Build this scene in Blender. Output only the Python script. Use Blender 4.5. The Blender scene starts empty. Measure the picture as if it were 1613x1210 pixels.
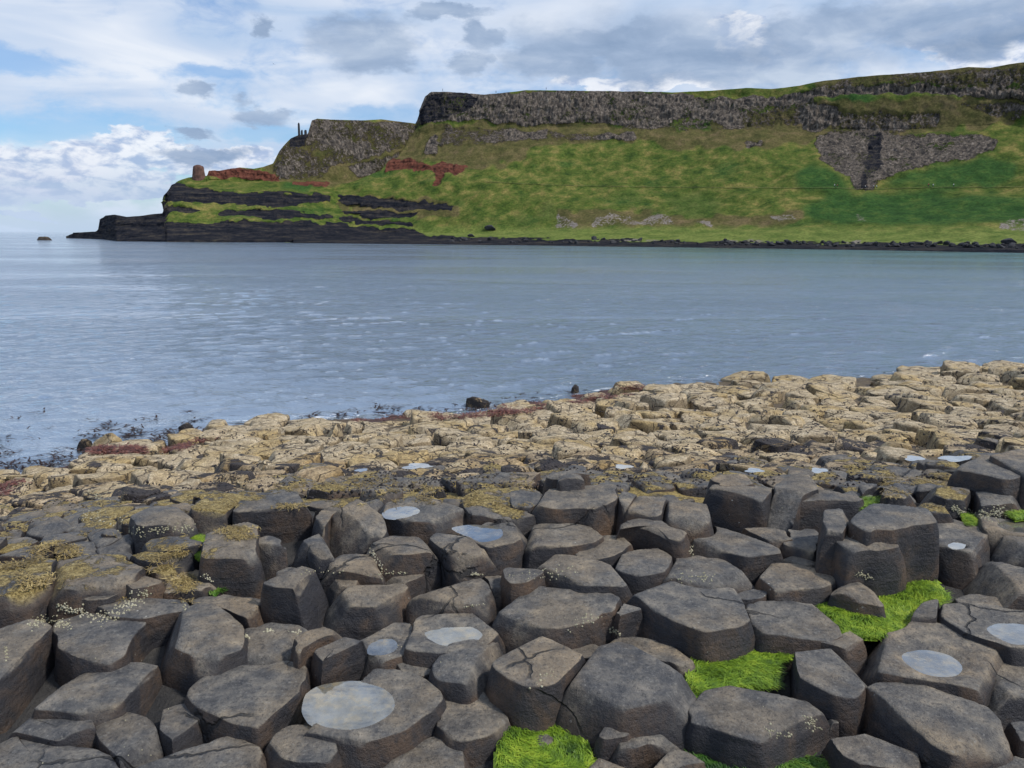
import bpy, bmesh, math, random
import numpy as np
from mathutils import Vector, Matrix
random.seed(7); RNG = np.random.default_rng(7)
SC = bpy.context.scene
C = SC.collection
# ------------------------------------------------------------------ camera
F = 1218.0; CX, CY = 806.5, 605.0          # focal length and centre in photo pixels
H = 4.5                                     # eye above the sea
PITCH = math.atan((CY-369.5)/F); ROLL = math.radians(0.355)
cp, sp = math.cos(PITCH), math.sin(PITCH)
FWD = np.array([0, cp, -sp]); UP0 = np.array([0, sp, cp]); RT0 = np.array([1.0, 0, 0])
RT = math.cos(ROLL)*RT0 + math.sin(ROLL)*UP0
UP = math.cos(ROLL)*UP0 - math.sin(ROLL)*RT0
EYE = np.array([0, 0, H])
cam = bpy.data.cameras.new('camera'); camo = bpy.data.objects.new('camera', cam); C.objects.link(camo)
cam.sensor_width = 36; cam.lens = 36*F/1613; cam.clip_start = 0.05; cam.clip_end = 60000
camo.matrix_world = Matrix(((RT[0], UP[0], -FWD[0], 0), (RT[1], UP[1], -FWD[1], 0), (RT[2], UP[2], -FWD[2], H), (0, 0, 0, 1)))
SC.camera = camo
SC.view_settings.view_transform = 'Standard'; SC.view_settings.look = 'None'
SC.view_settings.exposure = 0.28; SC.view_settings.gamma = 1.0
SUN_EL, SUN_AZ = math.radians(50), math.radians(108)     # azimuth measured from +Y towards +X
SUN_E = 2.6
SC.cycles.max_bounces = 5; SC.cycles.diffuse_bounces = 2; SC.cycles.glossy_bounces = 3
SC.cycles.transparent_max_bounces = 6

def ray(px, py):
    px = np.asarray(px, float); py = np.asarray(py, float)
    a = (px-CX)/F; b = -(py-CY)/F
    return FWD + a[..., None]*RT + b[..., None]*UP
def at_z(px, py, z):
    d = ray(px, py); t = (z-H)/d[..., 2]
    return EYE + d*t[..., None]
def at_dist(px, py, D):
    d = ray(px, py); t = D/np.hypot(d[..., 0], d[..., 1])
    return EYE + d*np.asarray(t)[..., None]
def project(P):
    v = np.asarray(P)-EYE
    w = v@FWD
    return CX+F*(v@RT)/w, CY-F*(v@UP)/w

# ------------------------------------------------------------------ node helpers
class NT:
    def __init__(s, nt): s.nt = nt; s.n = nt.nodes; s.l = nt.links
    def node(s, t, **k):
        x = s.n.new(t)
        for a, b in k.items():
            if a.startswith('i_'):
                key = a[2:]; key = int(key) if key.isdigit() else key.replace('_', ' ')
                s.put(x.inputs[key], b)
            else: setattr(x, a, b)
        return x
    def put(s, sock, v):
        if isinstance(v, bpy.types.NodeSocket): s.l.new(v, sock)
        elif v is not None:
            if isinstance(v, (tuple, list)) and len(v) == 3 and sock.type == 'RGBA': v = (*v, 1)
            sock.default_value = v
    def m(s, op, a, b=None, c=None, clamp=False):
        x = s.n.new('ShaderNodeMath'); x.operation = op; x.use_clamp = clamp
        for i, v in enumerate((a, b, c)):
            if v is not None: s.put(x.inputs[i], v)
        return x.outputs[0]
    def vm(s, op, a, b=None):
        x = s.n.new('ShaderNodeVectorMath'); x.operation = op
        s.put(x.inputs[0], a)
        if b is not None: s.put(x.inputs[1], b)
        return x.outputs[0]
    def mix(s, f, a, b, blend='MIX'):
        x = s.n.new('ShaderNodeMix'); x.data_type = 'RGBA'; x.blend_type = blend
        s.put(x.inputs[0], f); s.put(x.inputs[6], a); s.put(x.inputs[7], b)
        return x.outputs[2]
    def noise(s, vec, scale, detail=4, rough=.55, dist=0.0):
        x = s.n.new('ShaderNodeTexNoise'); s.put(x.inputs['Vector'], vec)
        x.inputs['Scale'].default_value = scale; x.inputs['Detail'].default_value = detail
        x.inputs['Roughness'].default_value = rough; x.inputs['Distortion'].default_value = dist
        return x.outputs[0]
    def vor(s, vec, scale, feature='F1', rnd=1.0, out=0):
        x = s.n.new('ShaderNodeTexVoronoi'); x.feature = feature; s.put(x.inputs['Vector'], vec)
        x.inputs['Scale'].default_value = scale; x.inputs['Randomness'].default_value = rnd
        return x.outputs[out]
    def ss(s, v, a, b, lo=0.0, hi=1.0):
        x = s.n.new('ShaderNodeMapRange'); x.interpolation_type = 'SMOOTHSTEP'
        s.put(x.inputs[0], v); x.inputs[1].default_value = a; x.inputs[2].default_value = b
        x.inputs[3].default_value = lo; x.inputs[4].default_value = hi
        return x.outputs[0]
    def ramp(s, v, stops):
        x = s.n.new('ShaderNodeValToRGB'); s.put(x.inputs[0], v)
        e = x.color_ramp.elements
        while len(e) < len(stops): e.new(0.5)
        for q, (p, c) in zip(e, stops): q.position = p; q.color = (*c, 1)
        return x.outputs[0]
    def scale(s, vec, v): 
        x = s.n.new('ShaderNodeVectorMath'); x.operation = 'MULTIPLY'; s.put(x.inputs[0], vec); x.inputs[1].default_value = v
        return x.outputs[0]
    def bump(s, h, strength, dist, normal=None):
        x = s.n.new('ShaderNodeBump'); x.inputs['Strength'].default_value = strength; x.inputs['Distance'].default_value = dist
        s.put(x.inputs['Height'], h)
        if normal is not None: s.put(x.inputs['Normal'], normal)
        return x.outputs[0]
def mat(name):
    m = bpy.data.materials.new(name); m.use_nodes = True; m.node_tree.nodes.clear()
    t = NT(m.node_tree)
    b = t.node('ShaderNodeBsdfPrincipled'); o = t.node('ShaderNodeOutputMaterial')
    t.l.new(b.outputs[0], o.inputs[0])
    b.inputs['Roughness'].default_value = .8
    g = t.node('ShaderNodeNewGeometry')
    return m, t, b, g, o
def srgb(r, g, b):
    return tuple(((c/255)/12.92 if c/255 < .04045 else ((c/255+.055)/1.055)**2.4) for c in (r, g, b))

# ------------------------------------------------------------------ world: sky and clouds
world = bpy.data.worlds.new('World'); SC.world = world; world.use_nodes = True
world.node_tree.nodes.clear(); w = NT(world.node_tree)
tc = w.node('ShaderNodeTexCoord').outputs['Generated']
sky = w.node('ShaderNodeTexSky'); sky.sky_type = 'NISHITA'; sky.sun_disc = False
sky.sun_elevation = SUN_EL; sky.sun_rotation = SUN_AZ; sky.ozone_density = 1.6; sky.air_density = 1.1; sky.dust_density = .6
bg1 = w.node('ShaderNodeBackground', i_Color=w.mix(1.0, sky.outputs[0], (.70, .93, 1.22), 'MULTIPLY'), i_Strength=.095)
sep = w.node('ShaderNodeSeparateXYZ', i_0=tc)
az = w.m('ARCTAN2', sep.outputs[0], sep.outputs[1]); el = w.m('ARCSINE', sep.outputs[2])
azel0 = w.node('ShaderNodeCombineXYZ', i_0=az, i_1=w.m('MULTIPLY', el, 2.1)).outputs[0]
azel = azel0
wn1 = w.node('ShaderNodeSeparateColor', i_0=w.node('ShaderNodeTexNoise', i_Vector=azel0, i_Scale=9.0, i_Detail=6.0, i_Roughness=.62).outputs[1])
azw = w.m('ADD', az, w.m('MULTIPLY', w.m('SUBTRACT', wn1.outputs[0], .5), .16)); elw = w.m('ADD', el, w.m('MULTIPLY', w.m('SUBTRACT', wn1.outputs[1], .5), .07))
n_big = w.noise(w.scale(azel, (2.2, 2.2, 1)), 3.0, 7, .6, .3)
n_med = w.noise(azel, 15, 8, .62, .5)
n_fine = w.noise(azel, 34, 6, .6, .3)
def px_azel(px, py):
    d = ray(px, py); return math.atan2(d[0], d[1]), math.asin(d[2]/np.linalg.norm(d))
def blob(px, py, rx, ry, rag=.9, nz=None):
    a0, e0 = px_azel(px, py)
    dx = w.m('DIVIDE', w.m('SUBTRACT', azw, a0), rx/F); dy = w.m('DIVIDE', w.m('SUBTRACT', elw, e0), ry/F)
    d = w.m('SQRT', w.m('ADD', w.m('MULTIPLY', dx, dx), w.m('MULTIPLY', dy, dy)))
    v = w.m('ADD', w.m('SUBTRACT', 1.0, d), w.m('MULTIPLY', w.m('SUBTRACT', nz or n_med, .5), rag*2.6))
    return v
def blobs(lst, rag=.9, lo=0.0, hi=.35):
    r = None
    for b in lst:
        v = blob(*b, rag=rag); r = v if r is None else w.m('MAXIMUM', r, v)
    return w.ss(r, lo, hi)
hi_veil = w.ss(n_big, .36, .60)                                  # thin high cloud
def band(p0, p1, q0, q1):
    e = [px_azel(806, y)[1] for y in (p0, p1, q0, q1)]           # fades in p0..p1, out q0..q1 (pixel rows, top to bottom)
    return w.m('MULTIPLY', w.ss(el, e[1], e[0]) if False else w.ss(el, e[3], e[2]), w.ss(el, e[0], e[1]))
bg = None
veil = w.m('MAXIMUM', hi_veil, blobs([(60, 60, 420, 120), (560, 140, 250, 60), (1000, 40, 700, 120), (430, 235, 240, 30)], .55, -.1, .6))
gap = blobs([(110, 198, 230, 26), (420, 200, 80, 16), (40, 90, 110, 20), (590, 175, 90, 18), (60, 350, 160, 12), (160, 290, 220, 7), (330, 120, 60, 14)], .6, -.2, .6)  # clear blue gaps
veil = w.m('MULTIPLY', veil, w.m('SUBTRACT', 1.0, w.m('MULTIPLY', gap, .72)))
veil = w.m('MULTIPLY', veil, .92)
n_soft = w.noise(w.scale(azel, (1, 2.2, 1)), 4.0, 4, .5, .6)
c_veil = w.ramp(n_soft, [(.32, srgb(170, 193, 222)), (.5, srgb(200, 212, 230)), (.66, srgb(226, 231, 239))])
bg2 = w.node('ShaderNodeBackground', i_Color=c_veil, i_Strength=.93)
mx = w.node('ShaderNodeMixShader', i_0=veil); w.l.new(bg1.outputs[0], mx.inputs[1]); w.l.new(bg2.outputs[0], mx.inputs[2])
# low cumulus bank on the left and behind the cliff line
cum = blobs([(60, 262, 190, 34), (225, 236, 62, 30), (330, 250, 110, 24), (70, 300, 190, 12), (260, 300, 100, 14), (40, 335, 60, 6), (1010, 132, 130, 14), (1180, 60, 60, 40), (-150, 270, 180, 50), (1750, 60, 250, 60)], .62, 0, .22)
lit = w.ss(w.m('SUBTRACT', n_fine, w.m('MULTIPLY', n_med, .0)), .36, .6)
ecum = w.ss(el, px_azel(100, 330)[1], px_azel(250, 225)[1])
c_cum = w.mix(w.m('MULTIPLY', w.m('ADD', w.m('MULTIPLY', ecum, .75), .25), lit), srgb(158, 176, 208), srgb(234, 236, 241))
bg3 = w.node('ShaderNodeBackground', i_Color=c_cum, i_Strength=.95)
mx2 = w.node('ShaderNodeMixShader', i_0=w.m('MULTIPLY', cum, .84)); w.l.new(mx.outputs[0], mx2.inputs[1]); w.l.new(bg3.outputs[0], mx2.inputs[2])
# darker grey clouds
drk = blobs([(570, 62, 75, 46), (600, 88, 60, 26), (405, 32, 22, 16), (752, 55, 34, 30), (745, 105, 44, 17), (960, 70, 170, 45), (1120, 95, 210, 38), (870, 100, 90, 32), (1240, 60, 70, 40),
             (1450, 30, 190, 38), (1560, 60, 120, 30), (412, 176, 50, 13), (300, 150, 26, 12), (300, 205, 40, 9), (320, 240, 90, 12), (700, 20, 80, 10)], .36, -.12, .5)
c_drk = w.ramp(w.m('ADD', w.m('MULTIPLY', n_soft, .6), w.m('MULTIPLY', n_med, .4)), [(.35, srgb(122, 145, 176)), (.5, srgb(148, 168, 196)), (.66, srgb(182, 197, 217))])
az_s, el_s = azw, elw
mass = None
for q in [(1020, 72, 240, 62), (1230, 100, 200, 36), (1480, 30, 280, 46), (880, 105, 110, 30), (560, 60, 90, 46)]:
    v = blob(*q, rag=.30, nz=n_soft); mass = v if mass is None else w.m('MAXIMUM', mass, v)
mass = w.m('MULTIPLY', w.ss(mass, -.1, .75), w.ss(n_med, .30, .52, .80, 1.0))
drk = w.m('MAXIMUM', drk, mass)
bg4 = w.node('ShaderNodeBackground', i_Color=c_drk, i_Strength=.92)
mx3 = w.node('ShaderNodeMixShader', i_0=w.m('MULTIPLY', drk, .90)); w.l.new(mx2.outputs[0], mx3.inputs[1]); w.l.new(bg4.outputs[0], mx3.inputs[2])
hzn = w.m('MULTIPLY', w.ss(el, .06, .0), .85)
bg5 = w.node('ShaderNodeBackground', i_Color=(*srgb(186, 205, 230), 1), i_Strength=.90)
mx4 = w.node('ShaderNodeMixShader', i_0=hzn); w.l.new(mx3.outputs[0], mx4.inputs[1]); w.l.new(bg5.outputs[0], mx4.inputs[2])
wo = w.node('ShaderNodeOutputWorld'); w.l.new(mx4.outputs[0], wo.inputs[0])
sun = bpy.data.lights.new('sun', 'SUN'); sun.energy = SUN_E; sun.angle = math.radians(6); sun.color = (1, .95, .87)
suno = bpy.data.objects.new('sun', sun); C.objects.link(suno)
sdir = Vector((math.sin(SUN_AZ)*math.cos(SUN_EL), math.cos(SUN_AZ)*math.cos(SUN_EL), math.sin(SUN_EL)))
suno.rotation_euler = sdir.to_track_quat('Z', 'Y').to_euler()

# ------------------------------------------------------------------ numpy noise
def _h(ix, iy, iz, s):
    with np.errstate(over='ignore'):
        n = (ix.astype(np.int64)*374761393 + iy.astype(np.int64)*668265263 + iz.astype(np.int64)*2147483647 + s*1274126177) & 0xffffffff
        n = ((n ^ (n >> 13))*1274126177) & 0xffffffff
        n = ((n ^ (n >> 16))*2246822519) & 0xffffffff
        return ((n ^ (n >> 15)) & 0xffffff)/float(0xffffff)*2-1
def vnoise(P, f=1.0, s=0):
    P = np.asarray(P, float)*np.asarray(f); I = np.floor(P).astype(int); t = P-I; t = t*t*t*(t*(t*6-15)+10)
    r = 0
    for a in (0, 1):
        for b in (0, 1):
            for c in (0, 1):
                wgt = (t[..., 0] if a else 1-t[..., 0])*(t[..., 1] if b else 1-t[..., 1])*(t[..., 2] if c else 1-t[..., 2])
                r = r+wgt*_h(I[..., 0]+a, I[..., 1]+b, I[..., 2]+c, s)
    return r
def fbm(P, f, o=4, s=0, g=.5):
    f = np.asarray(f, float); r = 0; a = 1.0
    for k in range(o):
        r = r+a*vnoise(P, f*(2.03**k), s+k*17); a *= g
    return r
def smooth(x, a, b):
    t = np.clip((x-a)/(b-a), 0, 1); return t*t*(3-2*t)
def inpoly(x, y, poly):
    r = np.zeros(np.shape(x), bool); n = len(poly)
    for i in range(n):
        x1, y1 = poly[i]; x2, y2 = poly[(i+1) % n]
        if y1 == y2: continue
        c = ((y1 > y) != (y2 > y)) & (x < (x2-x1)*(y-y1)/(y2-y1)+x1)
        r ^= c
    return r

# ------------------------------------------------------------------ object helpers
def mesh_np(name, V, Q, smoothf=True):
    me = bpy.data.meshes.new(name)
    V = np.asarray(V, np.float32); Q = np.asarray(Q, np.int32); k = Q.shape[1]
    me.vertices.add(len(V)); me.vertices.foreach_set('co', V.ravel())
    me.loops.add(Q.size); me.loops.foreach_set('vertex_index', Q.ravel())
    me.polygons.add(len(Q)); me.polygons.foreach_set('loop_start', np.arange(0, Q.size, k, dtype=np.int32))
    me.polygons.foreach_set('loop_total', np.full(len(Q), k, np.int32))
    me.update(calc_edges=True); me.validate()
    if smoothf: me.polygons.foreach_set('use_smooth', np.ones(len(me.polygons), bool))
    return me
def link(name, me, m=None, loc=(0, 0, 0), parent=None, label=None, cat=None, group=None, kind=None):
    o = bpy.data.objects.new(name, me); C.objects.link(o); o.location = loc
    if m is not None and me is not None and not me.materials: me.materials.append(m)
    if parent is not None: o.parent = parent
    if label: o['label'] = label
    if cat: o['category'] = cat
    if group: o['group'] = group
    if kind: o['kind'] = kind
    return o
def grid_faces(nr, nc, wrap=False):
    i = np.arange(nr-1)[:, None]; j = np.arange(nc if wrap else nc-1)[None, :]
    j2 = (j+1) % nc
    a = i*nc+j; b = i*nc+j2; c = (i+1)*nc+j2; d = (i+1)*nc+j
    return np.stack([a, b, c, d], -1).reshape(-1, 4)
def attr(me, name, rgb):
    a = me.color_attributes.new(name, 'FLOAT_COLOR', 'POINT')
    arr = np.ones((len(me.vertices), 4), np.float32)
    arr[:, :rgb.shape[1]] = rgb
    a.data.foreach_set('color', arr.ravel())

# ------------------------------------------------------------------ materials
def m_basalt(name, lichen=False, wet=False):
    m, t, b, g, o = mat(name)
    P = g.outputs['Position']; N = t.node('ShaderNodeSeparateXYZ', i_0=g.outputs['Normal']).outputs[2]
    oi = t.node('ShaderNodeObjectInfo').outputs['Random']
    n1 = t.noise(P, 2.4, 5, .6); n2 = t.noise(P, 11, 6, .65); n3 = t.noise(P, 70, 5, .7); n4 = t.noise(P, 5.5, 6, .6, .4); n5 = t.noise(P, 150, 3, .8)
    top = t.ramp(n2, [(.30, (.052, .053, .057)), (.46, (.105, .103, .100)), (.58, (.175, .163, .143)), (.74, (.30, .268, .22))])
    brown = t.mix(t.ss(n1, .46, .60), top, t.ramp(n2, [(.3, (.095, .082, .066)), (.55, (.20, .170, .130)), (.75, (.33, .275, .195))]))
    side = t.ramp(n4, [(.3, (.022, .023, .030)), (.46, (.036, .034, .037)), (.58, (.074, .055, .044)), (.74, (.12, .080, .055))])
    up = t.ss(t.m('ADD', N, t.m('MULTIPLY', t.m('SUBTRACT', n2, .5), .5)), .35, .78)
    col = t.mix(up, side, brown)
    # stone-to-stone tone
    col = t.mix(1.0, col, t.ramp(oi, [(0, (.80, .79, .80)), (.5, (1.03, .99, .94)), (1, (1.22, 1.10, .95))]), 'MULTIPLY')
    # pale grains and salt specks
    sp_ = t.m('MULTIPLY', t.ss(n3, .54, .70), up)
    col = t.mix(t.m('MULTIPLY', sp_, .55), col, (.27, .255, .225)); col = t.mix(t.ss(n3, .47, .36, 0, .6), col, (.03, .03, .033))
    v = t.vor(P, 26); msk = t.m('MULTIPLY', t.ss(v, .13, .09), t.ss(n4, .60, .68))
    col = t.mix(t.m('MULTIPLY', msk, .7), col, (.55, .53, .46))
    # joints and hairline cracks
    wp = t.vm('ADD', P, t.scale(t.node('ShaderNodeTexNoise', i_Vector=P, i_Scale=3.0, i_Detail=5.0).outputs[1], (.35, .35, .35)))
    cr = t.vor(wp, 1.7, 'DISTANCE_TO_EDGE'); crm = t.m('MULTIPLY', t.ss(cr, .016, .004), t.ss(t.noise(P, 1.3, 2), .54, .60))
    col = t.mix(t.m('MULTIPLY', crm, .8), col, (.012, .012, .013))
    bed = t.noise(t.scale(P, (1.0, 1.0, 9.0)), 2.6, 6, .6)
    h = t.m('ADD', t.m('MULTIPLY', n2, 1.0), t.m('MULTIPLY', n3, .28))
    h = t.m('ADD', h, t.m('MULTIPLY', bed, t.m('MULTIPLY', t.m('SUBTRACT', 1.0, up), .45)))
    h = t.m('SUBTRACT', h, t.m('MULTIPLY', crm, .8))
    if lichen:
        ln = t.noise(P, 3.2, 7, .72, .3); lm = t.m('MULTIPLY', t.ss(ln, .50, .545), t.ss(N, .45, .8))
        lf = t.noise(P, 45, 5, .75, 1.2)
        lc = t.ramp(lf, [(.36, (.07, .05, .018)), (.47, (.26, .185, .06)), (.57, (.50, .375, .14)), (.7, (.68, .56, .28))])
        col = t.mix(lm, col, lc); h = t.m('ADD', h, t.m('MULTIPLY', lm, t.m('ADD', .5, t.m('MULTIPLY', lf, 1.6))))
    t.put(b.inputs['Base Color'], col)
    t.put(b.inputs['Roughness'], t.ss(n2, .3, .7, .52, .78))
    t.put(b.inputs['Normal'], t.bump(t.m('ADD', h, t.m('MULTIPLY', n5, .22)), .9, .022))
    b.inputs['Specular IOR Level'].default_value = .35
    return m
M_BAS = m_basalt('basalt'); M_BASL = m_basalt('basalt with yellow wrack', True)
def m_tan(name, mus=.60, tint=(1, 1, 1), ground=False):
    m, t, b, g, o = mat(name)
    P = g.outputs['Position']; N = t.node('ShaderNodeSeparateXYZ', i_0=g.outputs['Normal']).outputs[2]
    oi = t.node('ShaderNodeObjectInfo').outputs['Random']
    n1 = t.noise(P, .9, 5, .6); n2 = t.noise(P, 7, 6, .65); n3 = t.noise(P, 42, 5, .75); n5 = t.noise(P, 3.0, 7, .7, .5)
    c = t.ramp(n2, [(.28, (.25, .185, .108)), (.42, (.44, .345, .215)), (.56, (.62, .50, .325)), (.74, (.75, .64, .46))])
    c = t.mix(t.ss(n1, .45, .64), c, t.mix(1.0, c, (.92, .83, .58), 'MULTIPLY'))
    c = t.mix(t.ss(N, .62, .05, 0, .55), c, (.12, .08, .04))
    c = t.mix(1.0, c, t.ramp(oi, [(0, (.72, .72, .74)), (.4, (1, 1, 1)), (1, (1.08, 1.04, .97))]), 'MULTIPLY')
    c = t.mix(t.ss(n3, .56, .44, 0, .6), c, (.12, .085, .045))
    wp = t.vm('ADD', P, t.scale(t.node('ShaderNodeTexNoise', i_Vector=P, i_Scale=2.2, i_Detail=6.0).outputs[1], (.7, .7, .4)))
    cr = t.ss(t.vor(wp, 2.6, 'DISTANCE_TO_EDGE'), .035, .008); c = t.mix(t.m('MULTIPLY', cr, .8), c, (.045, .032, .022))
    md = t.ss(n5, mus, mus+.035); c = t.mix(t.m('MULTIPLY', md, .95), c, t.ramp(n3, [(.4, (.012, .011, .014)), (.62, (.05, .043, .05))]))
    c = t.mix(1.0, c, tint, 'MULTIPLY')
    t.put(b.inputs['Base Color'], c)
    h = t.m('SUBTRACT', t.m('ADD', t.m('ADD', n2, t.m('MULTIPLY', n3, .55)), t.m('MULTIPLY', md, .8)), cr)
    t.put(b.inputs['Normal'], t.bump(h, .9, .035)); b.inputs['Roughness'].default_value = .85
    return m
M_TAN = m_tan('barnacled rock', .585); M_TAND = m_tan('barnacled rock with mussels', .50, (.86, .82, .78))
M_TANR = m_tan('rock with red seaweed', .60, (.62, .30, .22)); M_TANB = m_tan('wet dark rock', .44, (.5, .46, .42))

def m_water(name, sea=True):
    m, t, b, g, o = mat(name)
    P = g.outputs['Position']
    t.n.remove(b)
    if sea:
        rot = t.node('ShaderNodeMapping', i_Vector=P); rot.inputs['Rotation'].default_value = (0, 0, math.radians(24))
        R = rot.outputs[0]
        a = t.noise(t.scale(R, (.7, 1.5, 1)), 1.0, 6, .66, .5); c = t.noise(t.scale(R, (3.0, 6.5, 1)), 1.0, 4, .65, .3); d = t.noise(t.scale(R, (.12, .34, 1)), 1.0, 5, .62, .3)
        calm = t.ss(t.noise(t.scale(P, (.02, .055, 1)), 1.0, 3, .55, .4), .36, .62, .35, 1.0)
        h = t.m('ADD', t.m('ADD', t.m('MULTIPLY', a, .75), t.m('MULTIPLY', c, .2)), t.m('MULTIPLY', d, 1.0))
        at = t.node('ShaderNodeAttribute', attribute_name='shore')
        sh = t.node('ShaderNodeSeparateColor', i_0=at.outputs['Color'])
        h = t.m('MULTIPLY', t.m('MULTIPLY', h, calm), t.m('SUBTRACT', 1.0, t.m('MULTIPLY', sh.outputs[2], .92)))
        nrm = t.bump(h, 1.0, .55)
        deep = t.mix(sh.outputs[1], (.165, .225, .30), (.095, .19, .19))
        fn = t.noise(P, 2.6, 8, .75, .8)
        foam = t.ss(t.m('ADD', fn, t.m('MULTIPLY', sh.outputs[0], .24)), .76, .83)
        kelp = t.m('MULTIPLY', t.ss(t.noise(t.scale(P, (.9, 1.8, 1)), 1.6, 6, .7, .5), .56, .62), t.ss(sh.outputs[0], .25, .75))
        deep = t.mix(kelp, deep, (.018, .012, .014))
        body = t.node('ShaderNodeBsdfDiffuse', i_Color=deep, i_Normal=nrm)
        gl = t.node('ShaderNodeBsdfGlossy', i_Color=(1, 1, 1, 1), i_Roughness=.07, i_Normal=nrm)
        fr = t.node('ShaderNodeFresnel', i_IOR=1.95, i_Normal=nrm)
        x = t.node('ShaderNodeMixShader', i_0=t.m('MULTIPLY', t.m('ADD', t.m('MULTIPLY', fr.outputs[0], 1.2), .04, clamp=True), t.m('SUBTRACT', 1.0, t.m('MULTIPLY', kelp, .6))))
        t.l.new(body.outputs[0], x.inputs[1]); t.l.new(gl.outputs[0], x.inputs[2])
        fo = t.node('ShaderNodeBsdfDiffuse', i_Color=(.72, .74, .76, 1))
        x2 = t.node('ShaderNodeMixShader', i_0=t.m('MULTIPLY', foam, .75)); t.l.new(x.outputs[0], x2.inputs[1]); t.l.new(fo.outputs[0], x2.inputs[2])
        t.l.new(x2.outputs[0], o.inputs[0])
    else:
        n = t.noise(P, 9, 3); nrm = t.bump(n, .15, .01)
        film = t.ss(t.noise(P, 9, 5, .65), .35, .65, .30, .72)
        sed = t.ramp(t.noise(P, 14, 6, .7), [(.42, (.26, .27, .26)), (.52, (.33, .31, .25)), (.60, (.45, .37, .23))])
        tr = t.node('ShaderNodeBsdfTransparent', i_Color=(.70, .74, .70, 1))
        di = t.node('ShaderNodeBsdfDiffuse', i_Color=sed)
        gl = t.node('ShaderNodeBsdfGlossy', i_Color=(1, .97, .92, 1), i_Roughness=.07, i_Normal=nrm)
        fr = t.node('ShaderNodeFresnel', i_IOR=1.36, i_Normal=nrm)
        y = t.node('ShaderNodeMixShader', i_0=film); t.l.new(tr.outputs[0], y.inputs[1]); t.l.new(di.outputs[0], y.inputs[2])
        x = t.node('ShaderNodeMixShader', i_0=t.m('ADD', t.m('MULTIPLY', fr.outputs[0], 2.9), .10, clamp=True)); t.l.new(y.outputs[0], x.inputs[1]); t.l.new(gl.outputs[0], x.inputs[2])
        t.l.new(x.outputs[0], o.inputs[0])
    return m
M_SEA = m_water('sea water'); M_PUD = m_water('still water', False)

def m_hill():
    m, t, b, g, o = mat('hillside')
    P = g.outputs['Position']
    A = t.node('ShaderNodeSeparateColor', i_0=t.node('ShaderNodeAttribute', attribute_name='m1').outputs['Color'])
    B = t.node('ShaderNodeSeparateColor', i_0=t.node('ShaderNodeAttribute', attribute_name='m2').outputs['Color'])
    rock, dark, red = A.outputs; scree, lush, heath = B.outputs
    n1 = t.noise(P, .03, 6, .6); n2 = t.noise(P, .14, 7, .65); n3 = t.noise(P, .8, 6, .7)
    gr = t.ramp(n2, [(.32, (.032, .060, .012)), (.44, (.068, .100, .018)), (.54, (.115, .130, .030)), (.66, (.215, .180, .055))])
    gr2 = t.ramp(n2, [(.3, (.016, .048, .013)), (.5, (.034, .082, .018)), (.7, (.075, .120, .026))])
    gr = t.mix(t.m('MAXIMUM', t.ss(t.m('ADD', lush, t.m('MULTIPLY', t.m('SUBTRACT', n2, .5), 1.2)), .2, .9), t.ss(n1, .54, .68, 0, .7)), gr, gr2)
    hc = t.ramp(n2, [(.3, (.055, .060, .018)), (.5, (.105, .092, .034)), (.72, (.17, .125, .062))])
    gr = t.mix(t.ss(t.m('ADD', heath, t.m('MULTIPLY', t.m('SUBTRACT', n3, .5), .6)), .3, .7), gr, hc)
    gr = t.mix(t.ss(t.m('ADD', t.node('ShaderNodeSeparateXYZ', i_0=P).outputs[2], t.m('MULTIPLY', n2, 4.0)), 13.0, 7.5), gr, t.ramp(n2, [(.35, (.080, .120, .024)), (.6, (.165, .195, .048))]))
    tuft = t.ss(n3, .35, .65, .72, 1.22)
    gr = t.mix(1.0, gr, t.node('ShaderNodeCombineXYZ', i_0=tuft, i_1=tuft, i_2=tuft).outputs[0], 'MULTIPLY')
    Pc = t.scale(P, (1, 1, .07)); c1 = t.noise(Pc, .75, 5, .7); c2 = t.noise(P, .33, 6, .7)
    rc = t.ramp(t.m('ADD', t.m('MULTIPLY', c1, .6), t.m('MULTIPLY', c2, .4)), [(.38, (.028, .027, .030)), (.45, (.075, .064, .056)), (.53, (.15, .124, .10)), (.63, (.30, .255, .21))])
    Pb = t.scale(P, (.08, .08, 1)); s1 = t.noise(Pb, .75, 6, .7)
    dc = t.ramp(t.m('ADD', t.m('MULTIPLY', s1, .6), t.m('MULTIPLY', c2, .4)), [(.38, (.007, .009, .015)), (.49, (.020, .021, .028)), (.58, (.055, .048, .044)), (.70, (.12, .10, .06))])
    rd = t.ramp(t.m('ADD', t.m('MULTIPLY', s1, .5), t.m('MULTIPLY', c2, .5)), [(.38, (.035, .018, .014)), (.5, (.12, .042, .028)), (.65, (.20, .085, .055))])
    sc = t.ramp(t.noise(P, 1.3, 6, .8), [(.36, (.08, .068, .055)), (.5, (.20, .17, .145)), (.66, (.36, .33, .29))])
    jit = t.m('ADD', t.m('MULTIPLY', t.m('SUBTRACT', n3, .5), 1.3), t.m('ADD', t.m('MULTIPLY', t.m('SUBTRACT', n2, .5), .9), t.m('MULTIPLY', t.m('SUBTRACT', t.noise(P, .055, 4, .6), .5), 1.0)))
    def k(v): return t.ss(t.m('ADD', v, jit), .42, .58)
    col = t.mix(k(scree), gr, sc); col = t.mix(k(rock), col, rc); col = t.mix(k(red), col, rd); col = t.mix(k(dark), col, dc)
    t.put(b.inputs['Base Color'], col)
    rr = t.m('MAXIMUM', k(rock), k(dark))
    h = t.m('ADD', t.m('MULTIPLY', n3, .5), t.m('MULTIPLY', t.m('MULTIPLY', c1, rr), 2.0))
    t.put(b.inputs['Normal'], t.bump(h, 1.0, .9)); b.inputs['Roughness'].default_value = .95
    b.inputs['Specular IOR Level'].default_value = .1
    return m
M_HILL = m_hill()
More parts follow.
